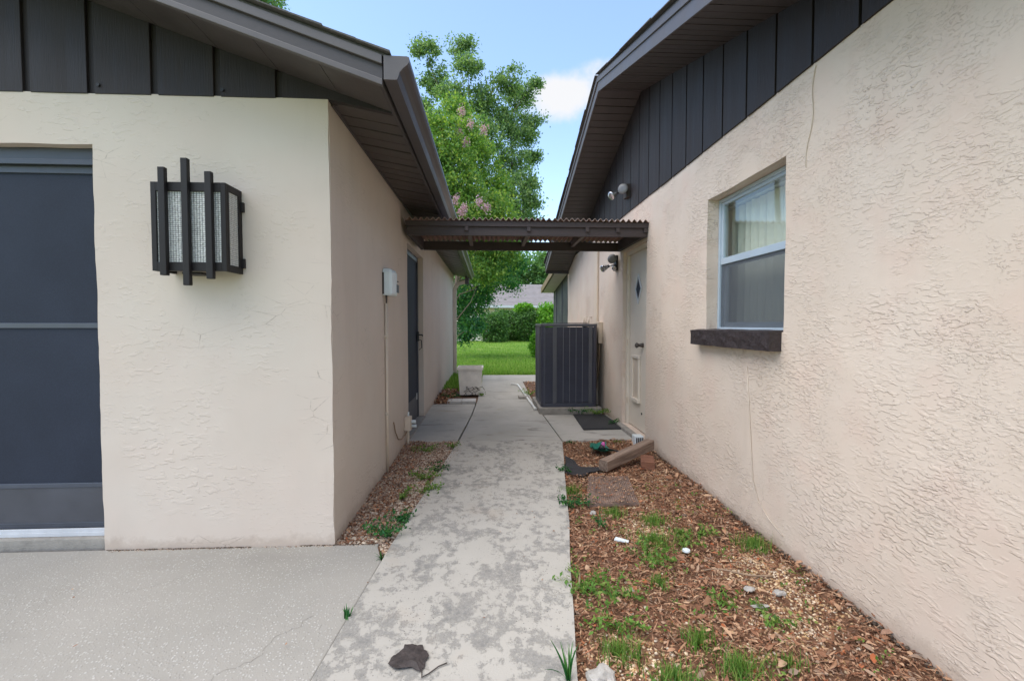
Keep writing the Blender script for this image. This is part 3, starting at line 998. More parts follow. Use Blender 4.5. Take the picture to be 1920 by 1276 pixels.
    for z in (0.55, 1.6):
        MB().box(xd - 0.043, xd + 0.043, yd - 0.034, yd + 0.034, z, z + 0.03).build('strap', 'beige_metal', ds)

    # --- big sliding screen doors in the front opening
    yd = YF + 0.085
    def sdoor(x0, x1, y, hasp):
        d = bpy.data.objects.new('sliding_screen_door', None)
        COL.objects.link(d)
        d.parent = g
        f = MB()
        f.box(x0, x0 + 0.018, y - 0.012, y + 0.012, 0.092, 2.03)
        f.box(x1 - 0.018, x1, y - 0.012, y + 0.012, 0.092, 2.03)
        f.box(x0 + 0.018, x1 - 0.018, y - 0.012, y + 0.012, 1.985, 2.03)
        f.build('frame', 'door_frame_metal', d, bevel=0.002)
        MB().box(x0 + 0.018, x1 - 0.018, y - 0.002, y + 0.002, 0.335, 1.985).build('screen', 'screen_mesh', d)
        MB().box(x0 + 0.018, x1 - 0.018, y - 0.010, y + 0.006, 1.170, 1.198).build('middle_rail', 'rail_metal', d, bevel=0.003)
        MB().box(x0 + 0.018, x1 - 0.018, y - 0.010, y + 0.010, 0.310, 0.335).build('lower_rail', 'rail_metal', d, bevel=0.003)
        MB().box(x0 + 0.018, x1 - 0.018, y - 0.006, y + 0.006, 0.120, 0.310).build('kick_panel', 'kick_panel', d)
        MB().box(x0 + 0.018, x1 - 0.018, y - 0.011, y + 0.010, 0.092, 0.120).build('bottom_rail', 'door_frame_metal', d, bevel=0.003)
        for z in (1.178, 0.318):
            MB().box(x1 - 0.034, x1 - 0.022, y - 0.018, y - 0.009, z, z + 0.014).build('corner_clip', 'rail_metal', d)
    sdoor(-3.33, -2.032, yd, True)
    sdoor(-4.545, -3.27, yd + 0.03, False)
    b = MB()
    b.box(-4.55, -2.031, YF + 0.055, YF + 0.13, 2.03, 2.112)
    b.box(-4.55, -2.031, YF + 0.045, YF + 0.055, 2.022, 2.05)
    b.build('door_header', 'door_frame_metal', g, bevel=0.003)
    b = MB()
    b.box(-4.55, -2.031, YF + 0.055, YF + 0.13, 0.052, 0.074)
    b.box(-4.55, -2.031, YF + 0.060, YF + 0.070, 0.074, 0.092)
    b.build('door_track', 'track_white', g, bevel=0.002)
    MB().box(-4.6, -2.025, YF + 0.030, YF + 0.19, -0.05, 0.051).build('threshold', 'concrete_pad', g, bevel=0.006)
    # dim interior so that nothing shines through
    b = MB()
    b.box(-6.8, XL - 0.19, YF + 0.5, YF + 0.52, 0.0, 2.36)
    b.build('inner_partition', 'interior', g)

    # --- side screen door
    d = bpy.data.objects.new('side_screen_door', None)
    COL.objects.link(d)
    d.parent = g
    x = XL - 0.075
    f = MB()
    f.box(x - 0.02, x + 0.012, 4.745, 4.80, 0.02, 2.028)
    f.box(x - 0.02, x + 0.012, 5.81, 5.866, 0.02, 2.028)
    f.box(x - 0.02, x + 0.012, 4.80, 5.81, 1.965, 2.028)
    f.build('door_frame', 'door_frame_metal', d, bevel=0.003)
    MB().box(x - 0.008, x + 0.0, 4.80, 5.81, 0.30, 1.965).build('screen', 'screen_mesh', d)
    MB().box(x - 0.010, x + 0.004, 4.80, 5.81, 0.03, 0.30).build('kick_plate', 'kick_panel', d)
    MB().box(x + 0.004, x + 0.006, 5.72, 5.77, 0.25, 0.33).build('sticker', 'white_plastic', d)
    b = MB()
    b.box(x + 0.012, x + 0.03, 5.76, 5.80, 0.98, 1.10)
    b.tube([(x + 0.02, 5.78, 1.06), (x + 0.075, 5.78, 1.06), (x + 0.08, 5.74, 1.05)], 0.009, 6)
    b.tube([(x + 0.02, 5.78, 1.0), (x + 0.06, 5.79, 0.99), (x + 0.065, 5.79, 0.90), (x + 0.03, 5.79, 0.87)], 0.006, 6)
    b.build('handle', 'black_plastic', d)
    MB().box(XL - 0.16, XL + 0.02, 4.74, 5.87, -0.03, 0.018).build('door_sill', 'concrete_pad', d, bevel=0.004)
    at_base(g, (-3.9, YF, 0))
    return g


garage = build_garage()


# ================================================================= HOUSE (right)
def build_house():
    h = thing('house_building', 'right stucco house with dark board gable and a single white window', 'building')
    win = (2.335, 3.195, 1.150, 2.070)
    door = (4.44, 5.235, 0.04, 2.02)
    wall_grid('side_wall', 'x', XR, -0.2, 8.95, -0.08, 2.436, [win, door], 0.14, 'stucco_house', h, 0.05, -1, 0.004, 0.004)
    sw = h.children[0]
    for v in sw.data.vertices:
        if v.co.z < -0.06:
            q = Vector((v.co.y * 1.0, 0, 0))
            v.co.z = 0.004 + 0.016 * noise.noise(q * 2.0) + 0.012 * noise.noise(q * 9.0)
            v.co.x += -0.004 + 0.008 * noise.noise(q * 5.0 + Vector((0, 4, 0)))
    MB().box(XR + 0.018, XR + 0.15, -0.2, 8.9, -0.1, 0.035).build('footing', 'concrete_pad', h)
    b = MB()
    b.box(XR + 0.02, 8.0, 8.76, 8.95, -0.08, 2.43)
    b.box(XR + 0.02, 8.0, -0.2, 0.0, -0.08, 2.43)
    b.box(7.8, 8.0, 0.0, 8.76, -0.08, 2.43)
    b.build('rear_wall', 'stucco_house', h)

    YA, ZA, XF = 4.62, 3.545, 1.10         # apex of the rake soffit underside, fascia plane
    YN, YX = -0.15, 8.86                   # ends of the rake
    def zs(y):
        return ZA - SR * abs(y - YA)
    # gable siding boards
    pitch, gap = 0.2805, 0.016
    for k in range(-6, 26):
        y0 = 1.855 + k * pitch + gap
        y1 = y0 + pitch - gap
        if y0 > 8.2 or y1 < 0.95:
            continue
        y0, y1 = max(y0, 0.98), min(y1, 8.22)
        zt0, zt1 = zs(y0) + 0.02, zs(y1) + 0.02
        poly = [(y0, 2.434), (y1, 2.434), (y1, max(zt1, 2.436)), (y0, max(zt0, 2.436))]
        if y0 < YA < y1:
            poly = [(y0, 2.434), (y1, 2.434), (y1, zt1), (YA, ZA + 0.02), (y0, zt0)]
        MB().prism(poly, XR - 0.012, XR + 0.02, 'x').build('siding_board', 'dark_siding', h, bevel=0.002)
    MB().prism([(0.9, 2.43), (8.3, 2.43), (YA, ZA + 0.02)], XR + 0.005, XR + 0.05, 'x').build('siding_backing', 'dark_siding', h)
    # rake soffit boards, across the overhang
    w = 0.094
    ca = math.cos(math.atan(SR))
    for sgn in (1, -1):
        b = MB()
        b.hexa([(XF + 0.014, 0, 0), (XR - 0.012, 0, 0), (XR - 0.012, sgn * w * ca, -w * ca * SR), (XF + 0.014, sgn * w * ca, -w * ca * SR)],
               [(XF + 0.014, 0, 0.012), (XR - 0.012, 0, 0.012), (XR - 0.012, sgn * w * ca, -w * ca * SR + 0.012), (XF + 0.014, sgn * w * ca, -w * ca * SR + 0.012)])
        src = b.build('soffit_board', 'dark_soffit', h, bevel=0.0015)
        src.location = (0, YA + sgn * 0.002, ZA)
        L = (YX - YA) if sgn == 1 else (YA - YN)
        st = 0.1045
        copies(src, [(0, sgn * st * ca * i, -st * ca * i * SR + 0.001 * math.sin(i * 1.9)) for i in range(1, int(L / (st * ca)))], h)
    b = MB()
    b.prism([(YN, zs(YN) + 0.02), (YA, ZA + 0.02), (YX, zs(YX) + 0.02), (YX, zs(YX) + 0.03), (YA, ZA + 0.03), (YN, zs(YN) + 0.03)], XF + 0.02, XR, 'x')
    b.build('soffit_backing', 'dark_siding', h)
    # rake fascia bands
    for (d0, d1, x0, x1, nm, mt) in ((-0.014, 0.078, XF, XF + 0.013, 'fascia', 'drip_metal'), (0.078, 0.128, XF - 0.012, XF + 0.013, 'drip_edge', 'drip_metal')):
        for ya, yb in ((YN, YA), (YA, YX)):
            b = MB()
            b.prism([(ya, zs(ya) + d0), (yb, zs(yb) + d0), (yb, zs(yb) + d1), (ya, zs(ya) + d1)], x0, x1, 'x')
            b.build(nm, mt, h, bevel=0.003)
    # roof slabs
    b = MB()
    for ya, yb in ((YN, YA), (YA, YX)):
        b.prism([(ya, zs(ya) + 0.13), (yb, zs(yb) + 0.13), (yb, zs(yb) + 0.142), (ya, zs(ya) + 0.142)], XF - 0.006, 8.3, 'x')
    roof = b.build('roof', 'shingle', h)
    rr = random.Random(5)
    for sgn in (1, -1):
        b = MB()
        b.hexa([(0, 0, 0), (0.33, 0, 0), (0.33, sgn * 0.30, -0.30 * SR), (0, sgn * 0.30, -0.30 * SR)],
               [(0, 0, 0.004), (0.33, 0, 0.004), (0.33, sgn * 0.30, -0.30 * SR + 0.009), (0, sgn * 0.30, -0.30 * SR + 0.009)])
        src = b.build('shingle', 'shingle', roof)
        src.location = (XF - 0.032, YA + sgn * 0.01, ZA + 0.148)
        ds = []
        for i in range(0, 28):
            for j in range(3):
                if i == 0 and j == 0:
                    continue
                ds.append((j * 0.335 + (0.16 if i % 2 and j else 0) + rr.uniform(-0.01, 0.006), sgn * i * 0.145, -i * 0.145 * SR + rr.uniform(0, .003)))
        copies(src, ds, roof)
    # far eave closing board
    MB().box(XF + 0.01, 8.2, YX + 0.001, YX + 0.02, zs(YX) - 0.03, zs(YX) + 0.13).build('eave_fascia', 'dark_trim', h)
    MB().box(XF + 0.014, 8.2, 8.951, YX + 0.001, zs(YX) - 0.02, zs(YX) - 0.008).build('eave_soffit', 'dark_soffit', h) if YX > 8.96 else None

    # --- window
    wn = bpy.data.objects.new('window', None)
    COL.objects.link(wn)
    wn.parent = h
    y0, y1, z0, z1 = win
    xf = XR + 0.080
    f = MB()
    t = 0.026
    f.box(xf, xf + 0.06, y0 + 0.002, y0 + t, z0 + 0.004, z1 - 0.003)
    f.box(xf, xf + 0.06, y1 - t, y1 - 0.002, z0 + 0.004, z1 - 0.003)
    f.box(xf, xf + 0.06, y0 + t, y1 - t, z1 - t, z1 - 0.003)
    f.box(xf, xf + 0.06, y0 + t, y1 - t, z0 + 0.004, z0 + t * 0.8)
    f.build('frame', 'white_vinyl', wn, bevel=0.003)
    zm = 1.615
    f = MB()
    f.box(xf + 0.006, xf + 0.036, y0 + t, y1 - t, zm - 0.004, zm + 0.040)
    f.box(xf + 0.010, xf + 0.034, y0 + t, y0 + t + 0.022, zm + 0.040, z1 - t)
    f.box(xf + 0.010, xf + 0.034, y1 - t - 0.022, y1 - t, zm + 0.040, z1 - t)
    f.box(xf + 0.010, xf + 0.034, y0 + t + 0.022, y1 - t - 0.022, z1 - t - 0.02, z1 - t)
    f.build('upper_sash', 'white_vinyl', wn, bevel=0.002)
    f = MB()
    f.box(xf + 0.036, xf + 0.056, y0 + t, y1 - t, zm - 0.02, zm + 0.02)
    f.box(xf + 0.036, xf + 0.056, y0 + t, y0 + t + 0.03, z0 + t * 0.8, zm - 0.02)
    f.box(xf + 0.036, xf + 0.056, y1 - t - 0.03, y1 - t, z0 + t * 0.8, zm - 0.02)
    f.box(xf + 0.036, xf + 0.056, y0 + t + 0.03, y1 - t - 0.03, z0 + t * 0.8, z0 + t * 0.8 + 0.035)
    f.build('lower_sash', 'white_vinyl', wn, bevel=0.002)
    MB().box(xf + 0.020, xf + 0.023, y0 + t + 0.02, y1 - t - 0.02, zm + 0.038, z1 - t - 0.018).build('pane', 'window_glass', wn)
    MB().box(xf + 0.045, xf + 0.048, y0 + t + 0.028, y1 - t - 0.028, z0 + t * 0.8 + 0.03, zm - 0.018).build('pane', 'window_glass', wn)
    MB().box(xf + 0.014, xf + 0.015, y0 + t, y1 - t, z0 + t * 0.8, zm - 0.005).build('insect_screen', 'fly_screen', wn)
    # vertical blind: slats hung inside the room
    b = MB()
    n = 5
    pts = []
    for i in range(n + 1):
        s = -0.041 + 0.082 * i / n
        pts.append((0.016 * (1 - (2 * i / n - 1) ** 2), s))
    V = [(p[0], p[1], z) for z in (1.05, 2.04) for p in pts]
    b.add(V, [(i, i + 1, n + 2 + i, n + 1 + i) for i in range(n)])
    src = b.build('blind_slat', 'blind_slat', wn)
    src.location = (XR + 0.235, 2.25, 0)
    src.rotation_euler = (0, 0, R(3))
    for i in range(1, 14):
        c = src.copy()
        COL.objects.link(c)
        c.parent = wn
        c.location = (XR + 0.235, 2.25 + 0.083 * i, 0)
        c.rotation_euler = (0, 0, R(3 + 7 * math.sin(i * 2.3)))
    MB().box(XR + 0.20, XR + 0.26, 2.2, 3.4, 2.045, 2.09).build('blind_rail', 'white_plastic', wn)
    # dim room behind
    r = MB()
    r.add([(XR + 0.145, 1.6, 0.3), (XR + 1.6, 1.6, 0.3), (XR + 1.6, 4.0, 0.3), (XR + 0.145, 4.0, 0.3),
           (XR + 0.145, 1.6, 2.4), (XR + 1.6, 1.6, 2.4), (XR + 1.6, 4.0, 2.4), (XR + 0.145, 4.0, 2.4)],
          [(0, 1, 2, 3), (4, 5, 6, 7), (0, 1, 5, 4), (1, 2, 6, 5), (2, 3, 7, 6)])
    r.build('room', 'interior', wn)
    # rock-faced dark sill block
    sb = MB()
    nn = 16
    V, F = [], []
    ring = [(0.0, 1.046), (0.0, 1.085), (0.0, 1.120), (0.0, 1.150), (0.06, 1.156), (0.13, 1.158), (0.20, 1.160)]
    for i in range(nn + 1):
        yy = 2.345 + (3.298 - 2.345) * i / nn
        for j, (dx, z) in enumerate(ring):
            p = Vector((yy * 9, z * 22, j))
            dd = noise.noise(p) * 0.010 if 0 < j < 3 else noise.noise(p) * 0.004
            V.append((XR - 0.068 + dx + dd, yy, z + noise.noise(p + Vector((5, 5, 5))) * 0.003))
        V.append((XR + 0.14, yy, 1.046))
    k = len(ring) + 1
    for i in range(nn):
        for j in range(k):
            F.append((i * k + j, i * k + (j + 1) % k, (i + 1) * k + (j + 1) % k, (i + 1) * k + j))
    F += [tuple(range(k)), tuple(range(nn * k, nn * k + k))]
    sb.add(V, F)
    sb.build('sill', 'sill_brick', wn)

    # --- side door
    d = bpy.data.objects.new('door', None)
    COL.objects.link(d)
    d.parent = h
    xd = XR + 0.068
    y0, y1 = 4.445, 5.23
    MB().box(xd, xd + 0.04, y0 + 0.05, y1 - 0.05, 0.05, 1.975).build('door_leaf', 'door_paint', d, bevel=0.002)
    f = MB()
    f.box(xd - 0.03, xd + 0.05, y0 - 0.03, y0 + 0.048, 0.041, 2.019)
    f.box(xd - 0.03, xd + 0.05, y1 - 0.048, y1 + 0.03, 0.041, 2.019)
    f.box(xd - 0.03, xd + 0.05, y0 + 0.048, y1 - 0.048, 1.977, 2.019)
    f.build('door_frame', 'door_paint', d, bevel=0.003)
    yc, zc, hw, hh = 4.875, 1.575, 0.105, 0.165
    outer = [(yc - hw, zc), (yc, zc - hh), (yc + hw, zc), (yc, zc + hh)]
    inner = [(yc - hw * .8, zc), (yc, zc - hh * .8), (yc + hw * .8, zc), (yc, zc + hh * .8)]
    b = MB()
    V = [(xd - 0.012, p[0], p[1]) for p in outer] + [(xd - 0.012, p[0], p[1]) for p in inner] + \
        [(xd + 0.001, p[0], p[1]) for p in outer] + [(xd - 0.003, p[0], p[1]) for p in inner]
    F = []
    for i in range(4):
        j = (i + 1) % 4
        F += [(i, j, 4 + j, 4 + i), (i, 8 + i, 8 + j, j), (4 + i, 4 + j, 12 + j, 12 + i)]
    b.add(V, F)
    lite = b.build('diamond_frame', 'track_white', d)
    gp = MB()
    gp.add([(xd - 0.0035, p[0], p[1]) for p in inner], [(0, 1, 2, 3)])
    gp.build('diamond_pane', 'screen_mesh', lite)
    # pet flap frame low on the door
    f = MB()
    pz0, pz1, py0, py1 = 0.38, 0.82, 4.80, 5.05
    f.box(xd - 0.022, xd - 0.001, py0, py0 + 0.03, pz0, pz1)
    f.box(xd - 0.022, xd - 0.001, py1 - 0.03, py1, pz0, pz1)
    f.box(xd - 0.026, xd - 0.001, py0 - 0.006, py1 + 0.006, pz1, pz1 + 0.032)
    f.box(xd - 0.034, xd - 0.001, py0 - 0.01, py1 + 0.01, pz0 - 0.04, pz0)
    pf = f.build('pet_flap', 'door_paint', d, bevel=0.003)
    MB().box(xd - 0.008, xd - 0.002, py0 + 0.03, py1 - 0.03, pz0, pz1).build('flap', 'beige_metal', pf)
    b = MB()
    b.tube([(xd, 4.72, 0.97), (xd - 0.05, 4.72, 0.97)], [0.026, 0.014], 10)
    b.tube([(xd - 0.045, 4.72, 0.97), (xd - 0.07, 4.72, 0.97), (xd - 0.085, 4.72, 0.97)], [0.016, 0.030, 0.018], 12)
    b.build('handle', 'cable_dark', d, smooth=True)
    MB().tube([(xd - 0.006, 4.74, 0.24), (xd + 0.002, 4.74, 0.24)], 0.012, 8).build('screw', 'black_plastic', d)
    for z in (0.28, 0.95, 1.7):
        MB().box(xd - 0.036, xd - 0.026, y1 - 0.062, y1 - 0.046, z, z + 0.07).build('hinge', 'beige_metal', d)
    s = MB()
    s.box(XR - 0.06, XR + 0.2, 4.40, 5.30, -0.05, 0.038)
    s.build('door_step', 'concrete_pad', d, bevel=0.012)

    # --- vertical trim strip and service runs on the wall beside the air conditioner
    MB().box(XR - 0.030, XR - 0.004, 6.40, 6.56, -0.02, 2.43).build('wall_trim', 'beige_paint', h, bevel=0.004)
    b = MB()
    b.box(XR - 0.06, XR - 0.003, 6.16, 6.34, 0.93, 1.225)
    b.box(XR - 0.066, XR - 0.055, 6.15, 6.35, 1.205, 1.228)
    bx = b.build('disconnect_box', 'beige_paint', h, bevel=0.006)
    b = MB()
    b.tube([(XR - 0.03, 6.22, 0.93), (XR - 0.035, 6.22, 0.75), (XR - 0.04, 6.25, 0.5), (XR - 0.10, 6.32, 0.32)], 0.012, 6)
    b.tube([(XR - 0.03, 6.28, 0.93), (XR - 0.032, 6.28, 0.6), (XR - 0.05, 6.30, 0.30)], 0.010, 6)
    b.build('whip_cable', 'stem_dry', bx, smooth=True)
    for yy in (6.85, 7.05, 7.2):
        b = MB()
        b.tube([(XR + 0.0, yy, 1.30), (XR - 0.04, yy, 1.30), (XR - 0.045, yy, 1.20)], 0.010, 6)
        b.build('wall_hook', 'beige_metal', h, smooth=True)
    # hairline crack cable clipped down the stucco
    pts = []
    for i in range(24):
        t = i / 23
        pts.append((XR - 0.0035, 2.13 + 0.05 * t + 0.012 * math.sin(t * 9), 2.42 - 0.46 * t))
    MB().tube(pts, 0.0022, 5).build('caulk_line', 'beige_metal', h)
    pts = [(XR - 0.004, 2.66, 0.94), (XR - 0.004, 2.63, 0.7), (XR - 0.004, 2.60, 0.45), (XR - 0.004, 2.58, 0.28), (XR - 0.004, 2.52, 0.17),
           (XR - 0.004, 2.42, 0.11), (XR - 0.004, 2.30, 0.07)]
    MB().tube(pts, 0.0024, 5).build('stray_cable', 'beige_metal', h, smooth=True)

    # --- low dark porch at the rear
    p = bpy.data.objects.new('rear_porch', None)
    COL.objects.link(p)
    p.parent = h
    MB().prism([(8.99, -0.05), (11.25, -0.05), (11.25, 1.975), (8.99, 2.25)], 1.60, 4.5, 'x').build('porch_wall', 'porch_dark', p)
    for yy in (9.02, 9.9, 10.7):
        MB().box(1.585, 1.612, yy, yy + 0.05, -0.02, 2.23 - (yy - 8.99) * 0.12).build('porch_post', 'door_frame_metal', p)
    b = MB()
    b.prism([(8.97, 2.26), (11.3, 1.98), (11.3, 2.09), (8.97, 2.37)], 1.315, 4.5, 'x')
    b.build('porch_roof', 'porch_dark', p)
    b = MB()
    b.prism([(8.99, 2.245), (11.28, 1.970), (11.28, 1.978), (8.99, 2.253)], 1.33, 1.59, 'x')
    b.build('porch_soffit', 'porch_soffit', p)
    b = MB()
    b.prism([(8.96, 2.25), (11.32, 1.968), (11.32, 2.10), (8.96, 2.382)], 1.29, 1.314, 'x')
    b.build('porch_fascia', 'porch_fascia', p, bevel=0.003)
    at_base(h, (4.0, 4.6, 0))
    return h


house = build_house()


# ================================================================= COVER BETWEEN THE BUILDINGS
def build_cover():
    c = thing('breezeway_cover', 'dark timber breezeway cover with corrugated plastic sheet between the two buildings', 'canopy')
    x0, x1, y0, y1 = -0.785, 1.552, 4.42, 5.36
    f = MB()
    f.box(x0, x1, y0, y0 + 0.038, 2.045, 2.128)
    f.build('front_beam', 'cover_wood', c, bevel=0.003)
    MB().box(x0 - 0.01, x1 + 0.01, y0 - 0.020, y0 + 0.018, 2.1285, 2.178).build('front_batten', 'cover_wood', c, bevel=0.003)
    MB().box(x0 + 0.03, x1 - 0.002, y1 - 0.038, y1, 2.05, 2.150).build('rear_beam', 'cover_wood', c, bevel=0.003)
    for xx in (x0 + 0.001, x1 - 0.04):
        MB().box(xx, xx + 0.038, y0 + 0.039, y1 - 0.039, 2.048, 2.160).build('side_beam', 'cover_wood', c, bevel=0.003)
    for xx in (-0.22, 0.375, 0.955):
        MB().box(xx, xx + 0.038, y0 + 0.039, y1 - 0.039, 2.095, 2.166).build('rafter', 'cover_wood_light', c, bevel=0.002)
    for xx in (-0.215, 0.385, 0.955, 1.255, 1.53):
        MB().box(xx - 0.018, xx + 0.018, y0 - 0.020, y0 - 0.001, 2.085, 2.127).build('joist_end', 'cover_wood', c, bevel=0.003)
    # corrugated sheet: waves across x, laid with a slight fall to the rear
    pitch, amp = 0.0553, 0.0125
    n = int((x1 + 0.015 - (x0 - 0.02)) / pitch * 10)
    V, F = [], []
    for j, yy in enumerate((y0 - 0.045, y0 + 0.45, y1 + 0.004)):
        for i in range(n + 1):
            x = x0 - 0.02 + i * pitch / 10
            z = 2.192 + amp * math.cos(2 * math.pi * i / 10) - 0.013 * j + 0.003 * math.sin(x * 2.4)
            V.append((x, yy, z))
    for j in range(2):
        for i in range(n):
            F.append((j * (n + 1) + i, j * (n + 1) + i + 1, (j + 1) * (n + 1) + i + 1, (j + 1) * (n + 1) + i))
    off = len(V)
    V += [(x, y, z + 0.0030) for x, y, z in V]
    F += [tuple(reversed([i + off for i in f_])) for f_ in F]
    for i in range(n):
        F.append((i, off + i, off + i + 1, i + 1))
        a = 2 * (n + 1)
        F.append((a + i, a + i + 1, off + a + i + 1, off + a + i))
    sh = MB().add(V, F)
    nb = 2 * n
    sh.mi = [0] * nb + [1] * (len(F) - nb)  # top skin and edges get the painted highlight colour
    sh.build('corrugated_sheet', ['corrugated_sheet', 'sheet_highlight'], c, smooth=False)
    at_base(c, (0.4, 4.9, 2.04))


build_cover()


# ================================================================= FIXTURES ON THE WALLS
def build_lantern():
    t = thing('wall_lantern', 'dark metal wall lantern with three bars and prismatic glass beside the screen door', 'lantern')
    xl, xr = -1.640, -1.287
    yf, yb = YF - 0.155, YF - 0.004
    zb, zt = 1.452, 1.882
    f = MB()
    s = 0.034
    # front frame
    f.box(xl, xl + 0.024, yf, yf + 0.02, zb, zt)
    f.box(xr - 0.024, xr, yf, yf + 0.02, zb, zt)
    f.box(xl + 0.024, xr - 0.024, yf, yf + 0.02, zt - 0.044, zt)
    f.box(xl + 0.024, xr - 0.024, yf, yf + 0.02, zb, zb + 0.042)
    f.build('front_frame', 'lantern_metal', t, bevel=0.002)
    for x0, x1 in ((xl, xl + 0.018), (xr - 0.018, xr)):
        f = MB()
        f.box(x0, x1, yf + 0.0205, yb, zt - 0.034, zt)
        f.box(x0, x1, yf + 0.0205, yb, zb, zb + 0.034)
        f.box(x0, x1, yb - 0.030, yb, zb + 0.034, zt - 0.034)
        f.box(x0, x1, yf + 0.0205, yf + 0.034, zb + 0.034, zt - 0.034)
        f.build('side_frame', 'lantern_metal', t, bevel=0.002)
        xm = (x0 + x1) / 2
        MB().box(xm - 0.002, xm + 0.002, yf + 0.034, yb - 0.030, zb + 0.034, zt - 0.034).build('glass_pane', 'prism_glass', t)
    MB().box(xl + 0.024, xr - 0.024, yf + 0.010, yf + 0.014, zb + 0.042, zt - 0.044).build('glass_pane', 'prism_glass', t)
    for x, a, b in ((-1.572, 1.428, 1.946), (-1.465, 1.380, 1.990), (-1.355, 1.412, 1.928)):
        MB().box(x - 0.0155, x + 0.0155, yf - 0.026, yf - 0.0005, a, b).build('vertical_bar', 'lantern_metal', t, bevel=0.003)
    f = MB()
    f.box(xl + 0.04, xr - 0.04, yb - 0.012, yb + 0.002, zb + 0.03, zt - 0.03)
    f.box(xr - 0.004, xr + 0.014, yb - 0.016, yb + 0.001, zt - 0.11, zt - 0.06)
    f.box(xr - 0.004, xr + 0.014, yb - 0.016, yb + 0.001, zb + 0.03, zb + 0.08)
    f.box(-1.52, -1.43, yf + 0.03, yb - 0.02, zb - 0.012, zb - 0.001)
    f.build('back_plate', 'lantern_metal', t, bevel=0.002)
    b = MB()
    b.tube([(-1.462, YF - 0.08, zb + 0.03), (-1.462, YF - 0.08, zb + 0.10), (-1.462, YF - 0.08, zb + 0.20), (-1.462, YF - 0.08, zb + 0.26)],
           [0.018, 0.030, 0.045, 0.02], 12)
    b.build('bulb', 'white_plastic', t, smooth=True)
    at_base(t, (-1.46, YF, 1.45))


build_lantern()


def build_timer_box():
    t = thing('irrigation_timer', 'white plastic timer box on the left side wall above a thin conduit', 'timer box')
    y0, y1 = 3.645, 3.885
    b = MB()
    # curved cover: profile in x/y, swept up z
    zs = [1.422, 1.435, 1.60, 1.622, 1.634]
    def ring(sc, top):
        p = []
        p.append((XL + 0.002, y0))
        p.append((XL + 0.052, y0))
        n = 8
        for i in range(n + 1):
            a = i / n
            yy = y0 + 0.006 + (y1 - y0 - 0.006) * a
            xx = XL + 0.058 + 0.034 * math.sin(math.pi * (0.15 + 0.7 * a)) - 0.012 * a
            p.append((xx, yy))
        p.append((XL + 0.002, y1))
        if sc < 1:
            cx, cy = XL + 0.002, (y0 + y1) / 2
            p = [(cx + (q[0] - cx) * sc, cy + (q[1] - cy) * (0.5 + 0.5 * sc)) for q in p]
        return p
    V, F = [], []
    scs = [0.90, 1.0, 1.0, 0.9, 0.65]
    for z, s in zip(zs, scs):
        for q in ring(s, 0):
            V.append((q[0], q[1], z))
    k = len(V) // len(zs)
    for i in range(len(zs) - 1):
        for j in range(k):
            F.append((i * k + j, i * k + (j + 1) % k, (i + 1) * k + (j + 1) % k, (i + 1) * k + j))
    F += [tuple(range(k - 1, -1, -1)), tuple(range((len(zs) - 1) * k, len(zs) * k))]
    MB().add(V, F).build('cover', 'white_plastic', t, smooth=False)
    MB().box(XL - 0.001, XL + 0.012, y0 - 0.006, y1 + 0.004, 1.43, 1.60).build('back_plate', 'cable_dark', t)
    MB().box(XL + 0.088, XL + 0.0925, 3.775, 3.812, 1.535, 1.545).build('badge', 'cable_dark', t)
    MB().box(XL + 0.085, XL + 0.0905, 3.765, 3.845, 1.45, 1.515).build('lower_flap', 'rail_metal', t)
    b = MB()
    for dy in (0.0, 0.022, 0.045):
        b.tube([(XL + 0.02, 3.665 + dy, 1.425), (XL + 0.02, 3.68 + dy * 0.6, 1.39), (XL + 0.016, 3.70, 1.345)], 0.0045, 6)
    b.build('lead_wires', 'cable_dark', t, smooth=True)
    at_base(t, (XL, 3.76, 1.42))
    c = thing('conduit_pipe', 'thin beige conduit running down the left side wall to the gravel', 'conduit')
    MB().tube([(XL + 0.014, 3.70, 1.36), (XL + 0.014, 3.70, 0.5), (XL + 0.014, 3.70, -0.03)], 0.0115, 10).build('pipe', 'beige_paint', c, smooth=True)
    for z in (1.085, 0.46):
        MB().box(XL + 0.001, XL + 0.028, 3.682, 3.718, z, z + 0.022).build('clamp', 'beige_metal', c, bevel=0.003)
    at_base(c, (XL, 3.70, 0))
    o = thing('outdoor_outlet', 'small beige outlet box with white plug low on the left wall', 'outlet')
    MB().box(XL + 0.001, XL + 0.062, 4.50, 4.60, 0.14, 0.275).build('box', 'beige_paint', o, bevel=0.006)
    b = MB()
    b.tube([(XL + 0.062, 4.56, 0.22), (XL + 0.105, 4.56, 0.22)], 0.018, 8)
    b.tube([(XL + 0.062, 4.57, 0.175), (XL + 0.11, 4.57, 0.175)], 0.015, 8)
    b.tube([(XL + 0.03, 4.57, 0.27), (XL + 0.03, 4.57, 0.315)], 0.010, 6)
    b.build('plug', 'white_plastic', o, smooth=True)
    MB().tube([(XL + 0.03, 4.55, 0.14), (XL + 0.03, 4.55, -0.03)], 0.013, 8).build('riser_pipe', 'beige_paint', o, smooth=True)
    pts = [(XL + 0.008, 3.98, 0.34), (XL + 0.012, 4.03, 0.24), (XL + 0.014, 4.14, 0.15), (XL + 0.014, 4.30, 0.11), (XL + 0.02, 4.47, 0.12), (XL + 0.03, 4.54, 0.15)]
    MB().tube(pts, 0.0055, 6).build('cable', 'stem_dry', o, smooth=True)
    at_base(o, (XL, 4.55, 0))


build_timer_box()


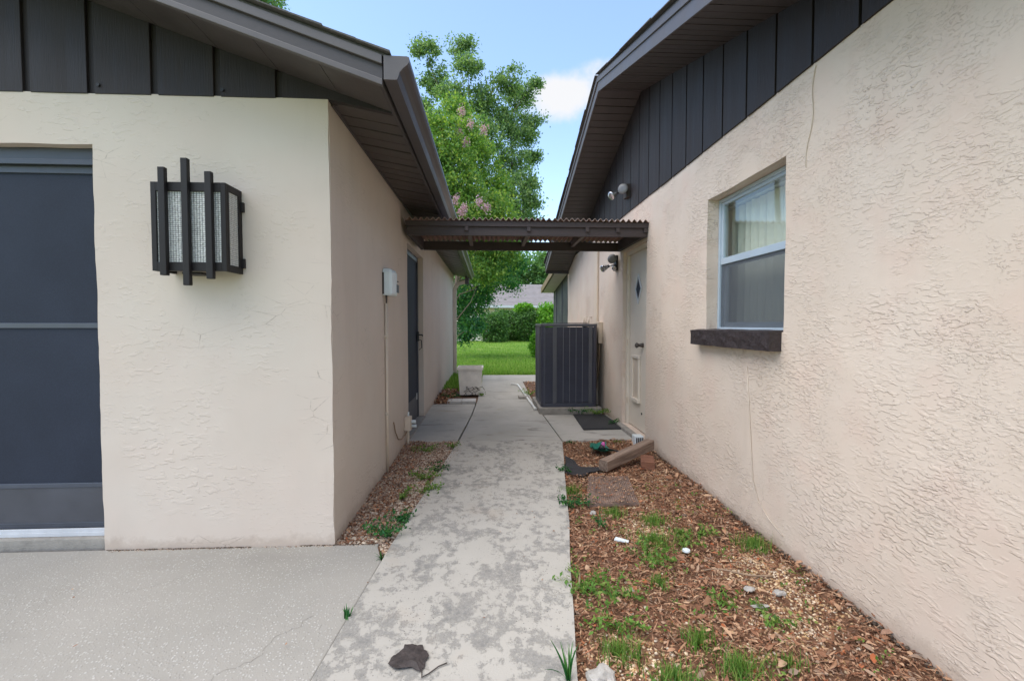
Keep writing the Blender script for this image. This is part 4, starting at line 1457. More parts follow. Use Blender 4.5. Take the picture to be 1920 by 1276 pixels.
def par_lamp(mb, base, aim, r=0.055, ln=0.12):
    """one flood bulb holder: neck, flare, rounded lens"""
    b = Vector(base)
    d = Vector(aim).normalized()
    prof = [(0.0, 0.020), (0.30, 0.024), (0.40, 0.030), (0.75, r * 0.85), (0.92, r), (1.0, r * 0.9), (1.03, r * 0.4)]
    mb.tube([b + d * ln * p for p, _ in prof], [q for _, q in prof], 14)


def build_floodlights():
    t = thing('floodlight', 'silver twin floodlight on the dark board gable above the corrugated cover', 'floodlight', None)
    yy, z = 5.02, 2.655
    MB().box(XR - 0.052, XR - 0.0125, yy - 0.055, yy + 0.055, z - 0.07, z + 0.075).build('mounting_box', 'cable_dark', t, bevel=0.004)
    b = MB()
    par_lamp(b, (XR - 0.052, yy - 0.01, z + 0.01), (-0.55, -0.80, 0.02), 0.058, 0.085)
    b.build('lamp_head', 'bulb_grey', t, smooth=True)
    b = MB()
    b.tube([(XR - 0.052, yy + 0.01, z), (XR - 0.14, yy - 0.01, z - 0.01)], 0.010, 8)
    par_lamp(b, (XR - 0.135, yy - 0.01, z - 0.008), (-0.75, -0.25, -0.45), 0.048, 0.105)
    b.build('lamp_head', 'chrome', t, smooth=True)
    at_base(t, (XR, yy, z))
    t = thing('floodlight', 'silver triple floodlight on the stucco under the cover, left of the side door', 'floodlight', None)
    yy, z = 5.50, 1.935
    MB().box(XR - 0.026, XR - 0.003, yy - 0.06, yy + 0.06, z - 0.09, z + 0.09).build('mounting_plate', 'black_plastic', t, bevel=0.004)
    b = MB()
    par_lamp(b, (XR - 0.03, yy - 0.01, z + 0.035), (-0.55, -0.80, 0.06), 0.058, 0.10)
    b.build('lamp_head', 'bulb_grey', t, smooth=True)
    b = MB()
    b.tube([(XR - 0.026, yy, z - 0.02), (XR - 0.10, yy, z - 0.035)], 0.010, 8)
    par_lamp(b, (XR - 0.10, yy, z - 0.035), (-0.8, -0.25, -0.35), 0.044, 0.10)
    b.build('lamp_head', 'chrome', t, smooth=True)
    b = MB()
    par_lamp(b, (XR - 0.03, yy - 0.005, z - 0.03), (-0.25, -0.75, -0.5), 0.030, 0.08)
    b.build('sensor_head', 'chrome', t, smooth=True)
    at_base(t, (XR, yy, z))


build_floodlights()


# ================================================================= AIR CONDITIONER
def build_ac():
    p = thing('condenser_pad', 'low grey concrete pad under the air conditioner', 'pad')
    MB().box(0.66, 1.50, 5.95, 6.93, -0.05, 0.085).build('slab', 'concrete_pad', p, bevel=0.012)
    at_base(p, (1.08, 6.44, -0.05))
    a = thing('air_conditioner', 'dark grey louvred air conditioner unit beside the house wall', 'air conditioner')
    x0, x1, y0, y1 = 0.692, 1.452, 6.02, 6.78
    z0, z1 = 0.095, 1.205
    rad = 0.055
    def rrect(x0, x1, y0, y1, r, n=5):
        pts = []
        for cx, cy, s in ((x1 - r, y1 - r, 0), (x0 + r, y1 - r, 90), (x0 + r, y0 + r, 180), (x1 - r, y0 + r, 270)):
            for i in range(n + 1):
                t = R(s + 90 * i / n)
                pts.append((cx + r * math.cos(t), cy + r * math.sin(t)))
        return pts
    MB().prism(rrect(x0, x1, y0, y1, rad), z0 - 0.010, z0 + 0.045, 'z').build('base_pan', 'ac_dark', a, bevel=0.003)
    MB().prism(rrect(x0 + 0.035, x1 - 0.035, y0 + 0.035, y1 - 0.035, rad), z0 + 0.045, z1 - 0.06, 'z').build('coil', 'ac_black', a)
    # top cap with rolled rim and fan opening
    top = MB()
    top.prism(rrect(x0 - 0.004, x1 + 0.004, y0 - 0.004, y1 + 0.004, rad), z1 - 0.042, z1 - 0.006, 'z')
    cap = top.build('top_cap', 'ac_grey', a, bevel=0.010)
    cx, cy = (x0 + x1) / 2, (y0 + y1) / 2
    g = MB()
    for i in range(1, 8):
        r = 0.045 * i
        pts = [(cx + r * math.cos(t * math.pi / 16), cy + r * math.sin(t * math.pi / 16), z1 + 0.004) for t in range(33)]
        g.tube(pts, 0.003, 4, cap=False)
    for i in range(8):
        t = i * math.pi / 4
        g.tube([(cx, cy, z1 + 0.006), (cx + 0.33 * math.cos(t), cy + 0.33 * math.sin(t), z1 + 0.002)], 0.004, 4)
    g.build('fan_grille', 'ac_black', cap)
    # corner posts
    for px, py in ((x0, y0), (x1, y0), (x0, y1), (x1, y1)):
        sx = 1 if px == x0 else -1
        sy = 1 if py == y0 else -1
        pts_o, pts_i = [], []
        c = (px + sx * rad, py + sy * rad)
        n = 6
        for i in range(n + 1):
            t = R(90 * i / n)
            pts_o.append((c[0] - sx * rad * math.cos(t), c[1] - sy * rad * math.sin(t)))
            pts_i.append((c[0] - sx * (rad - 0.012) * math.cos(t), c[1] - sy * (rad - 0.012) * math.sin(t)))
        MB().prism(pts_o + pts_i[::-1], z0 + 0.045, z1 - 0.042, 'z').build('corner_post', 'ac_dark', a)
    # louvre slats on the four faces: fine, one grille per side
    nl = 58
    def louvre(side):
        m = MB()
        for i in range(nl):
            z = z0 + 0.055 + (z1 - 0.052 - z0 - 0.055) * i / nl
            hgt = 0.0150
            if side in 'fb':
                y = y0 if side == 'f' else y1
                s = 1 if side == 'f' else -1
                m.add([(x0 + rad, y + s * 0.003, z), (x1 - rad, y + s * 0.003, z), (x1 - rad, y + s * 0.012, z + hgt), (x0 + rad, y + s * 0.012, z + hgt),
                       ], [(0, 1, 2, 3)])
            else:
                x = x0 if side == 'l' else x1
                s = 1 if side == 'l' else -1
                m.add([(x + s * 0.003, y0 + rad, z), (x + s * 0.003, y1 - rad, z), (x + s * 0.012, y1 - rad, z + hgt), (x + s * 0.012, y0 + rad, z + hgt)], [(0, 1, 2, 3)])
        o = m.build('louvre_grille', 'ac_dark', a)
        o['kind'] = 'stuff'
    for s in 'fblr':
        louvre(s)
    # broad upright ribs and thin guard wires on the front and left faces
    for f0, f1, mt in ((0.205, 0.275, 'ac_grey'), (0.84, 0.905, 'ac_grey')):
        xa = x0 + (x1 - x0) * f0
        xb = x0 + (x1 - x0) * f1
        MB().box(xa, xb, y0 - 0.006, y0 + 0.004, z0 + 0.04, z1 - 0.043).build('upright_rib', mt, a, bevel=0.003)
        ya = y0 + (y1 - y0) * f0
        yb = y0 + (y1 - y0) * f1
        for xx in (x0, x1):
            MB().box(xx - 0.006, xx + 0.006, ya, yb, z0 + 0.04, z1 - 0.043).build('upright_rib', mt, a, bevel=0.003)
    for k in range(4):
        xx = x0 + (x1 - x0) * (0.39 + 0.113 * k)
        MB().box(xx - 0.0035, xx + 0.0035, y0 - 0.008, y0 - 0.001, z0 + 0.04, z1 - 0.043).build('guard_wire', 'ac_wire', a)
        yy = y0 + (y1 - y0) * (0.39 + 0.113 * k)
        for xs in (x0, x1):
            MB().box(xs - 0.004, xs + 0.004, yy - 0.0035, yy + 0.0035, z0 + 0.04, z1 - 0.043).build('guard_wire', 'ac_wire', a)
    MB().box(x0 - 0.003, x0 - 0.0005, y0 + 0.02, y0 + 0.06, 1.04, 1.10).build('label_plate', 'white_plastic', a) if False else None
    at_base(a, (cx, cy, z0 - 0.01))


build_ac()


# ================================================================= SMALL THINGS ON THE GROUND
def build_small():
    # door mat
    b = MB()
    b.prism([(1.060, 5.035), (1.545, 5.060), (1.50, 5.86), (1.10, 5.88)], 0.0025, 0.017, 'z')
    b.prism([(1.085, 5.06), (1.52, 5.085), (1.48, 5.835), (1.12, 5.855)], 0.017, 0.019, 'z')
    tag(b.build('door_mat', 'mat_rubber', bevel=0.003), 'black rubber mat on the slab by the side door', 'mat')
    # planter
    p = thing('planter_box', 'square off-white planter box standing at the left edge of the walk', 'planter')
    xc, yc = -0.315, 7.72
    def ring(s, z):
        return [(xc - s, yc - s, z), (xc + s, yc - s, z), (xc + s, yc + s, z), (xc - s, yc + s, z)]
    outer = [ring(0.172, 0.02), ring(0.196, 0.43), ring(0.199, 0.435), ring(0.214, 0.438), ring(0.217, 0.480), ring(0.187, 0.480), ring(0.177, 0.38)]
    V = [q for r in outer for q in r]
    F = [(3, 2, 1, 0)]
    for i in range(len(outer) - 1):
        for j in range(4):
            F.append((i * 4 + j, i * 4 + (j + 1) % 4, (i + 1) * 4 + (j + 1) % 4, (i + 1) * 4 + j))
    MB().add(V, F).build('pot', 'planter_clay', p, bevel=0.004)
    MB().add(ring(0.178, 0.385), [(0, 1, 2, 3)]).build('potting_soil', 'soil', p)
    at_base(p, (xc, yc, 0.0))
    # two pale pavers in front of the planter
    for i, (x0, x1, y0, y1, rz, lab) in enumerate(((-0.635, -0.42, 6.86, 7.12, 2, 'pale paver nearer the left wall, in front of the planter box'),
                                                   (-0.415, -0.205, 6.855, 7.12, -1, 'pale paver nearer the walk, in front of the planter box'))):
        o = MB().box(x0, x1, y0, y1, -0.008, 0.034).build('paver', 'paver', bevel=0.006)
        tag(o, lab, 'paver', 'pavers in front of the planter')
    # dead vine on the planter
    t = thing('dead_vine', 'dry leafless vine curling against the front of the planter box', 'vine')
    b = MB()
    for k in range(5):
        x = -0.42 + 0.05 * k
        rr = random.Random(k)
        pts = [(x, 7.47, 0.02)]
        for i in range(6):
            pts.append((x + rr.uniform(-0.03, 0.05) + 0.012 * i, 7.50 + rr.uniform(-0.03, 0.02), 0.05 + 0.028 * i * (1 - 0.06 * i) + rr.uniform(0, .02)))
        pts.append((pts[-1][0] + 0.04, 7.49, pts[-1][2] - 0.05))
        b.tube(pts, 0.0045, 5)
    b.build('stem', 'cable_dark', t, smooth=True)
    at_base(t, (-0.33, 7.47, 0))
    # PVC pipe lying along the walk
    t = thing('pvc_pipe', 'white plastic pipe lying along the walk beside the air conditioner', 'pipe')
    MB().tube([(0.42, 8.85, 0.028), (0.53, 8.83, 0.028), (0.555, 8.75, 0.028), (0.60, 7.3, 0.028), (0.635, 6.25, 0.026)], 0.0155, 10).build('pipe', 'pvc', t, smooth=True)
    MB().tube([(0.632, 6.28, 0.027), (0.636, 6.20, 0.026)], 0.021, 10).build('end_fitting', 'pvc', t, smooth=True)
    at_base(t, (0.58, 7.3, 0.01))
    b = MB()
    b.box(0.47, 0.64, 7.18, 7.32, 0.007, 0.050)
    tag(b.build('stone_weight', 'concrete_pad', bevel=0.015, jitter=0.01), 'small grey stone lying across the white plastic pipe', 'stone')
    # cleanout block by the wall
    t = thing('cleanout_block', 'small white pipe cleanout block at the foot of the right wall', 'cleanout')
    MB().box(1.44, 1.53, 4.40, 4.50, -0.03, 0.085).build('block', 'white_plastic', t, bevel=0.008)
    b = MB()
    for k in range(4):
        b.box(1.452 + 0.02 * k, 1.462 + 0.02 * k, 4.392, 4.399, 0.01, 0.07)
    b.build('slots', 'cable_dark', t)
    at_base(t, (1.485, 4.45, -0.03))

    # timbers
    def beam(p, q, w, hgt, mat, name, lab, seed, roll=0.0):
        p, q = Vector(p), Vector(q)
        L = (q - p).length
        n = 14
        m = MB()
        V, F = [], []
        sec = [(-w, -hgt), (w, -hgt), (w, hgt), (-w, hgt)]
        pts = []
        for (a, c) in zip(sec, sec[1:] + sec[:1]):
            for t in (0.08, 0.5, 0.92):
                pts.append((a[0] + (c[0] - a[0]) * t, a[1] + (c[1] - a[1]) * t))
        k = len(pts)
        for i in range(n + 1):
            x = -L / 2 + L * i / n
            for j, (u, v) in enumerate(pts):
                d = noise.noise(Vector((x * 6 + seed, u * 30, v * 30))) * 0.006
                V.append((x + (noise.noise(Vector((u * 40, v * 40, i + seed))) * 0.012 if i in (0, n) else 0), u * (1 + d * 6), v * (1 + d * 8)))
        for i in range(n):
            for j in range(k):
                F.append((i * k + j, i * k + (j + 1) % k, (i + 1) * k + (j + 1) % k, (i + 1) * k + j))
        F += [tuple(range(k - 1, -1, -1)), tuple(range(n * k, n * k + k))]
        m.add(V, F)
        o = m.build(name, mat, None)
        o.location = (p + q) / 2
        o.rotation_euler = (q - p).to_track_quat('X', 'Z').to_euler()
        tag(o, lab, 'timber')
        return o
    beam((0.915, 3.585, 0.055), (1.46, 4.03, 0.105), 0.042, 0.043, 'weathered_timber', 'timber_beam', 'long weathered timber leaning across the mulch by the right wall', 1.0)
    beam((1.31, 3.66, 0.024), (1.37, 3.86, 0.026), 0.056, 0.030, 'reddish_timber', 'timber_block', 'short reddish timber block under the long weathered timber', 4.0)

    # green plastic scoop with a pink knob
    t = thing('garden_scoop', 'green plastic scoop with pink knob and black stick behind the timber', 'garden tool')
    V, F = [], []
    n, m_ = 9, 6
    for i in range(n):
        for j in range(m_):
            a, c = i / (n - 1), j / (m_ - 1)
            x = 0.93 + 0.20 * a + 0.03 * noise.noise(Vector((a * 3, c * 3, 1)))
            y = 4.02 + 0.30 * c * (0.6 + 0.4 * a)
            z = 0.012 + 0.055 * (abs(c - 0.5) * 2) ** 2 * (0.5 + a * 0.4) + 0.025 * noise.noise(Vector((a * 5, c * 5, 7))) + 0.05 * (1 - a) ** 3
            V.append((x, y, z))
    for i in range(n - 1):
        for j in range(m_ - 1):
            F.append((i * m_ + j, (i + 1) * m_ + j, (i + 1) * m_ + j + 1, i * m_ + j + 1))
    off = len(V)
    V += [(x, y, z + 0.004) for x, y, z in V]
    F += [tuple(i + off for i in reversed(f)) for f in F]
    MB().add(V, F).build('scoop', 'green_plastic', t, smooth=True)
    b = MB()
    b.tube([(1.045, 4.12, 0.03), (1.045, 4.12, 0.06), (1.05, 4.11, 0.095), (1.05, 4.11, 0.11)], [0.012, 0.022, 0.019, 0.006], 12)
    b.build('knob', 'pink_plastic', t, smooth=True)
    MB().tube([(1.01, 4.10, 0.035), (1.03, 4.09, 0.07), (1.06, 4.07, 0.05)], [0.02, 0.026, 0.012], 8).build('collar', 'black_plastic', t, smooth=True)
    MB().tube([(1.06, 4.10, 0.055), (1.22, 4.00, 0.035)], 0.007, 6).build('stick', 'black_plastic', t, smooth=True)
    at_base(t, (1.03, 4.12, 0.0))

    # ragged flat pieces
    def ragged(name, pts, z, mat, lab, cat, th=0.004, amp=0.004, zfun=None):
        P = []
        n = len(pts)
        for i in range(n):
            a, c = Vector(pts[i]), Vector(pts[(i + 1) % n])
            for t in (0.0, 0.33, 0.66):
                q = a.lerp(c, t)
                nn = noise.noise(Vector((q.x * 60, q.y * 60, 3)))
                P.append((q.x + nn * amp, q.y - nn * amp))
        cx = sum(p[0] for p in P) / len(P)
        cy = sum(p[1] for p in P) / len(P)
        V = [(cx, cy, z + 0.004)] + [(x, y, z + 0.006 * noise.noise(Vector((x * 14, y * 14, 5)))) for x, y in P]
        V += [(cx + (x - cx) * 0.55, cy + (y - cy) * 0.55, z + 0.003 + 0.008 * noise.noise(Vector((x * 9, y * 9, 8)))) for x, y in P]
        k = len(P)
        F = []
        for i in range(k):
            j = (i + 1) % k
            F.append((1 + i, 1 + j, 1 + k + j, 1 + k + i))
            F.append((1 + k + i, 1 + k + j, 0))
        off = len(V)
        V += [(x, y, zz - th) for x, y, zz in V]
        F += [tuple(q + off for q in reversed(f)) for f in F]
        for i in range(k):
            j = (i + 1) % k
            F.append((1 + i, off + 1 + i, off + 1 + j, 1 + j))
        o = MB().add(V, F).build(name, mat)
        return tag(o, lab, cat)
    ragged('weed_cloth', [(0.60, 3.58), (0.66, 3.50), (0.735, 3.47), (0.80, 3.56), (0.93, 3.62), (0.92, 3.68), (0.80, 3.66), (0.74, 3.74),
                          (0.735, 3.92), (0.68, 4.02), (0.66, 3.84), (0.615, 3.74)], 0.012, 'weed_cloth',
           'torn black weed cloth lying in the mulch left of the timber', 'cloth', 0.004, 0.016)
    # dark leaf on the walk
    t = thing('dark_leaf', 'large dark withered leaf lying on the walk near the camera', 'leaf')
    pts = [(-0.352, 1.555), (-0.340, 1.592), (-0.322, 1.602), (-0.310, 1.642), (-0.282, 1.646), (-0.262, 1.640), (-0.246, 1.645), (-0.238, 1.620),
           (-0.226, 1.612), (-0.214, 1.585), (-0.222, 1.560), (-0.224, 1.530), (-0.236, 1.515), (-0.268, 1.535), (-0.310, 1.525), (-0.332, 1.535)]
    o = ragged('leaf_blade', pts, 0.020, 'black_leaf', None, None, 0.001, 0.006)
    o.parent = t
    MB().tube([(-0.232, 1.53, 0.018), (-0.226, 1.49, 0.016), (-0.205, 1.505, 0.016), (-0.175, 1.535, 0.017), (-0.148, 1.548, 0.018)], 0.0022, 6).build('leaf_stem', 'cable_dark', t, smooth=True)
    at_base(t, (-0.28, 1.58, 0.0))

    # ribbed mat sunk in the mulch
    t = thing('ribbed_mat', 'brown ribbed mat half buried in the mulch in front of the timber', 'mat')
    c0, c1, c2, c3 = Vector((0.640, 2.925)), Vector((0.99, 2.93)), Vector((1.075, 3.44)), Vector((0.765, 3.46))
    n = 24
    def q(u, v):
        return (c0.lerp(c1, u)).lerp(c3.lerp(c2, u), v)
    b = MB()
    P = [q(0, 0), q(1, 0), q(1, 1), q(0, 1)]
    b.prism([tuple(p) for p in P], -0.01, 0.012, 'z')
    b.build('mat_base', 'ribbed_mat', t)
    b = MB()
    for i in range(n):
        u0, u1 = (i + 0.15) / n, (i + 0.70) / n
        P = [q(u0, 0.01), q(u1, 0.01), q(u1, 0.99), q(u0, 0.99)]
        b.prism([tuple(p) for p in P], 0.012, 0.019, 'z')
    o = b.build('ribs', 'ribbed_mat', t)
    at_base(t, (0.86, 3.2, -0.01))

    # white litter and stones
    def rock(name, c, s, mat, lab, cat, seed, sq=(1, 1, 0.7)):
        bm = bmesh.new()
        bmesh.ops.create_icosphere(bm, subdivisions=3, radius=1.0)
        for v in bm.verts:
            nn = noise.noise(v.co * 1.3 + Vector((seed, 0, 0))) * 0.35 + noise.noise(v.co * 3.1 + Vector((0, seed, 0))) * 0.14
            v.co = v.co * (1 + nn)
            v.co = Vector((v.co.x * s * sq[0], v.co.y * s * sq[1], v.co.z * s * sq[2]))
        me = bpy.data.meshes.new(name)
        bm.to_mesh(me)
        bm.free()
        me.materials.append(M[mat])
        o = link(name, me)
        o.location = c
        return tag(o, lab, cat)
    rock('white_rock', (0.375, 1.455, 0.005), 0.050, 'rock_white', 'grey-white angular rock at the walk edge at the bottom of the view', 'rock', 3.3, (1.0, 0.9, 0.9))
    rock('white_chip', (0.655, 2.81, 0.0), 0.019, 'rock_white', 'small white chip in the mulch just in front of the ribbed mat', 'stone', 5.0)
    rock('white_chip', (0.635, 1.97, 0.0), 0.016, 'rock_white', 'small white chip among weeds near the walk edge', 'stone', 8.0)
    rock('white_chip', (1.285, 1.92, 0.0), 0.022, 'rock_white', 'white stucco chip by the right wall, nearest the wall foot', 'stone', 9.0, (1.3, .8, .5))
    rock('white_chip', (1.17, 1.955, 0.0), 0.020, 'rock_white', 'pair-end white stucco chip just left of the chip by the wall', 'stone', 11.0, (1.2, .9, .5))
    rock('white_chip', (1.145, 1.83, 0.0), 0.020, 'rock_white', 'long flat white chip in mulch nearest the camera by the right wall', 'stone', 14.0, (1.9, .6, .35))
    b = MB()
    b.tube([(1.03, 2.295, 0.004), (1.03, 2.295, 0.014)], [0.021, 0.019], 18)
    b.tube([(1.03, 2.295, 0.012), (1.03, 2.295, 0.018)], [0.013, 0.011], 14)
    tag(b.build('bottle_cap', 'white_plastic', bevel=0.0015), 'round white plastic cap lying in the leaf litter', 'cap')
    b = MB()
    b.hexa([(0.685, 2.43, 0.002), (0.755, 2.40, 0.002), (0.765, 2.418, 0.004), (0.70, 2.452, 0.004)],
           [(0.685, 2.43, 0.014), (0.755, 2.40, 0.008), (0.765, 2.418, 0.010), (0.70, 2.452, 0.016)])
    tag(b.build('plastic_scrap', 'white_plastic', bevel=0.002), 'white plastic scrap lying in the mulch between weeds', 'scrap')
    pts = []
    for i in range(9):
        t_ = i / 8
        pts.append((1.03 + 0.30 * t_, 2.09 - 0.07 * t_ + 0.012 * math.sin(t_ * 8), 0.016 + 0.006 * math.sin(t_ * 5)))
    tag(MB().tube(pts, [0.0025 + 0.003 * i / 8 for i in range(9)], 6).build('fallen_twig', 'stem_dry', smooth=True), 'pale bare twig lying on the leaf litter near the right wall', 'twig')
    pts = [(0.40, 1.98, 0.012), (0.415, 2.04, 0.02), (0.43, 2.10, 0.014)]
    tag(MB().tube(pts, 0.004, 6).build('fallen_twig', 'stem_dry', smooth=True), 'short pale twig at the edge of the walk', 'twig')


build_small()


def crack(name, pts, z, parent, w=0.0022):
    V, F = [], []
    for i, (x, y) in enumerate(pts):
        a, c = Vector(pts[max(i - 1, 0)]), Vector(pts[min(i + 1, len(pts) - 1)])
        d = (c - a).normalized()
        ww = w * (0.5 + 0.9 * abs(noise.noise(Vector((x * 40, y * 40, 1)))))
        V += [(x - d.y * ww, y + d.x * ww, z), (x + d.y * ww, y - d.x * ww, z)]
    F = [(2 * i, 2 * i + 1, 2 * i + 3, 2 * i + 2) for i in range(len(pts) - 1)]
    MB().add(V, F).build(name, 'crack_grey', parent)


def wander(p, q, n, amp, seed):
    r_ = []
    for i in range(n + 1):
        t = i / n
        x, y = p[0] + (q[0] - p[0]) * t, p[1] + (q[1] - p[1]) * t
        k = noise.noise(Vector((t * 4, seed, 0))) + 0.4 * noise.noise(Vector((t * 15, seed, 3)))
        r_.append((x - (q[1] - p[1]) * k * amp, y + (q[0] - p[0]) * k * amp))
    return r_


drv, wlk = bpy.data.objects['driveway'], bpy.data.objects['walkway']
crack('hairline_crack', wander((-0.93, 1.50), (-0.72, 1.86), 30, 0.12, 1), 0.0012, drv, 0.0009)
crack('hairline_crack', wander((-1.62, 2.05), (-1.40, 2.22), 16, 0.10, 5), 0.0012, drv, 0.0006)
crack('hairline_crack', wander((0.10, 2.02), (0.36, 1.95), 22, 0.10, 8), 0.0132, wlk, 0.0010)
crack('hairline_crack', wander((-0.18, 3.35), (0.30, 3.28), 26, 0.08, 9), 0.0132, wlk, 0.0009)


# ================================================================= LITTER, GRAVEL, WEEDS
def scatter_points(poly_in, box, n, dens=None):
    out = []
    rr = random.Random(21)
    while len(out) < n:
        x, y = rr.uniform(box[0], box[1]), rr.uniform(box[2], box[3])
        if not poly_in(x, y):
            continue
        if dens and rr.random() > dens(x, y):
            continue
        out.append((x, y))
    return np.array(out)


def chips(name, P, Z, ln, wd, mat, seed, tilt=0.35, curl=0.35, lift=0.012):
    """curled flakes: 3 cross-sections, lens-shaped"""
    rng = np.random.default_rng(seed)
    n = len(P)
    L = rng.uniform(ln[0], ln[1], n) * (0.6 + 0.8 * rng.random(n) ** 2)
    Wd = rng.uniform(wd[0], wd[1], n)
    yaw = rng.uniform(0, 2 * np.pi, n)
    pit = rng.normal(0, tilt, n)
    rol = rng.normal(0, tilt * 1.4, n)
    cu = rng.uniform(-0.3, 1.0, n) * curl
    base = np.array([[-0.5, 0, 0], [-0.15, -0.5, 1], [-0.15, 0.5, 1], [0.2, -0.45, 1], [0.2, 0.45, 1], [0.5, 0, 0]])
    V = np.zeros((n, 6, 3))
    for k in range(6):
        x = base[k, 0] * L
        y = base[k, 1] * Wd
        z = base[k, 2] * cu * L * 0.35
        z = z + np.abs(base[k, 1]) * cu * Wd * 0.5
        y2 = y * np.cos(rol) - z * np.sin(rol)
        z2 = y * np.sin(rol) + z * np.cos(rol)
        x3 = x * np.cos(pit) + z2 * np.sin(pit)
        z3 = -x * np.sin(pit) + z2 * np.cos(pit)
        V[:, k, 0] = P[:, 0] + x3 * np.cos(yaw) - y2 * np.sin(yaw)
        V[:, k, 1] = P[:, 1] + x3 * np.sin(yaw) + y2 * np.cos(yaw)
        V[:, k, 2] = Z + z3
    V[:, :, 2] += (lift * rng.random(n))[:, None]
    f = np.array([[0, 1, 2], [1, 3, 4], [1, 4, 2], [3, 5, 4]])
    F = (f[None] + (np.arange(n) * 6)[:, None, None]).reshape(-1, 3)
    o = np_mesh(name, V.reshape(-1, 3), F, mat)
    return tag(o, kind='stuff')


def pebbles(name, P, Z, sz, mat, seed):
    rng = np.random.default_rng(seed)
    n = len(P)
    s = rng.uniform(sz[0], sz[1], n)
    phi = (1 + 5 ** 0.5) / 2
    ic = np.array([(-1, phi, 0), (1, phi, 0), (-1, -phi, 0), (1, -phi, 0), (0, -1, phi), (0, 1, phi), (0, -1, -phi), (0, 1, -phi),
                   (phi, 0, -1), (phi, 0, 1), (-phi, 0, -1), (-phi, 0, 1)]) / 1.9
    fi = np.array([(0, 11, 5), (0, 5, 1), (0, 1, 7), (0, 7, 10), (0, 10, 11), (1, 5, 9), (5, 11, 4), (11, 10, 2), (10, 7, 6), (7, 1, 8),
                   (3, 9, 4), (3, 4, 2), (3, 2, 6), (3, 6, 8), (3, 8, 9), (4, 9, 5), (2, 4, 11), (6, 2, 10), (8, 6, 7), (9, 8, 1)])
    jit = 1 + rng.normal(0, 0.16, (n, 12, 1))
    V = ic[None] * jit * s[:, None, None]
    V = V * np.stack([rng.uniform(0.8, 1.3, n), rng.uniform(0.7, 1.1, n), rng.uniform(0.5, 0.8, n)], 1)[:, None, :]
    yaw = rng.uniform(0, 6.28, n)
    c, s_ = np.cos(yaw)[:, None], np.sin(yaw)[:, None]
    X = V[:, :, 0] * c - V[:, :, 1] * s_
    Y = V[:, :, 0] * s_ + V[:, :, 1] * c
    V = np.stack([X + P[:, 0:1], Y + P[:, 1:2], V[:, :, 2] + Z[:, None] + (s * 0.3)[:, None]], 2)
    F = (fi[None] + (np.arange(n) * 12)[:, None, None]).reshape(-1, 3)
    return tag(np_mesh(name, V.reshape(-1, 3), F, mat, smooth=True), kind='stuff')


def zf(P, fun):
    return np.array([fun(x, y) for x, y in P])


def gravelly(x, y):
    a = noise.noise(Vector((x * 2.6, y * 2.6, 11))) + 0.25 * noise.noise(Vector((x * 8, y * 8, 4)))
    spots = 0
    for cx, cy, r in ((0.50, 1.55, 0.22), (0.80, 3.75, 0.16), (1.22, 1.75, 0.22), (0.95, 2.6, 0.2), (1.25, 4.1, 0.18)):
        spots = max(spots, 1 - math.hypot(x - cx, y - cy) / r)
    return max(0.06, min(1, max(spots * 1.6, (a - 0.12) * 2.0)))


NEAR = (0.05, 1.57, 0.7, 4.62)
P = scatter_points(in_right, NEAR, 30000, lambda x, y: 1 - 0.75 * gravelly(x, y))
chips('leaf_litter', P, zf(P, z_right), (0.009, 0.028), (0.003, 0.010), 'litter', 1)
P = scatter_points(in_right, NEAR, 1300, lambda x, y: (1 - 0.8 * gravelly(x, y)) * (0.35 + 0.65 * (x > 0.8)))
chips('fallen_leaves', P, zf(P, z_right) + 0.006, (0.028, 0.062), (0.010, 0.024), 'litter', 2, 0.30, 0.5, 0.018)
P = scatter_points(in_right, NEAR, 16000, lambda x, y: 0.4)
chips('bark_shreds', P, zf(P, z_right) + 0.004, (0.02, 0.06), (0.0025, 0.006), 'litter', 3, 0.3, 0.2, 0.015)
P = scatter_points(in_right, NEAR, 7500, gravelly)
pebbles('pebbles', P, zf(P, z_right), (0.0035, 0.0085), 'pebble', 4)
P = scatter_points(in_right, (0.62, 1.08, 2.9, 3.5), 650, None)
chips('mat_litter', P, np.full(650, 0.020), (0.010, 0.030), (0.003, 0.010), 'litter', 18, 0.2, 0.4, 0.004)
P = scatter_points(in_left, (-0.86, -0.28, 2.30, 4.67), 9500, None)
pebbles('strip_gravel', P, zf(P, z_left), (0.004, 0.010), 'left_gravel', 5)
P = scatter_points(in_left, (-0.86, -0.28, 2.30, 4.67), 3000, lambda x, y: 0.25 + 0.75 * (x < -0.62))
chips('strip_litter', P, zf(P, z_left) + 0.004, (0.012, 0.035), (0.005, 0.013), 'litter', 6)
# spill of grit and crumbs onto the walk edge and the slabs
rr = np.random.default_rng(9)
t_ = rr.random(420)
P = np.stack([-0.47 + 0.16 * t_ + np.abs(rr.normal(0, 0.035, 420)), 2.95 + 1.6 * t_], 1)
pebbles('walk_grit', P, np.full(420, 0.010), (0.002, 0.005), 'left_gravel', 10)
P = np.stack([rr.uniform(-2.6, 0.4, 46), rr.uniform(1.35, 4.4, 46)], 1)
P = P[(P[:, 1] < 2.4) | ((P[:, 0] > -0.25))]
chips('leaf_crumbs', P, np.full(len(P), 0.014), (0.008, 0.022), (0.003, 0.009), 'litter', 12, 0.15, 0.3, 0.002)
P = scatter_points(lambda x, y: True, (-0.83, -0.55, 6.82, 8.2), 500, None)
chips('corner_leaves', P, np.full(500, 0.0), (0.03, 0.07), (0.015, 0.035), 'litter', 14, 0.5, 0.6, 0.05)
P = scatter_points(lambda x, y: True, (0.70, 1.54, 6.95, 9.4), 500, None)
chips('side_leaves', P, np.full(500, 0.0), (0.02, 0.06), (0.012, 0.03), 'litter', 15, 0.4, 0.6, 0.03)
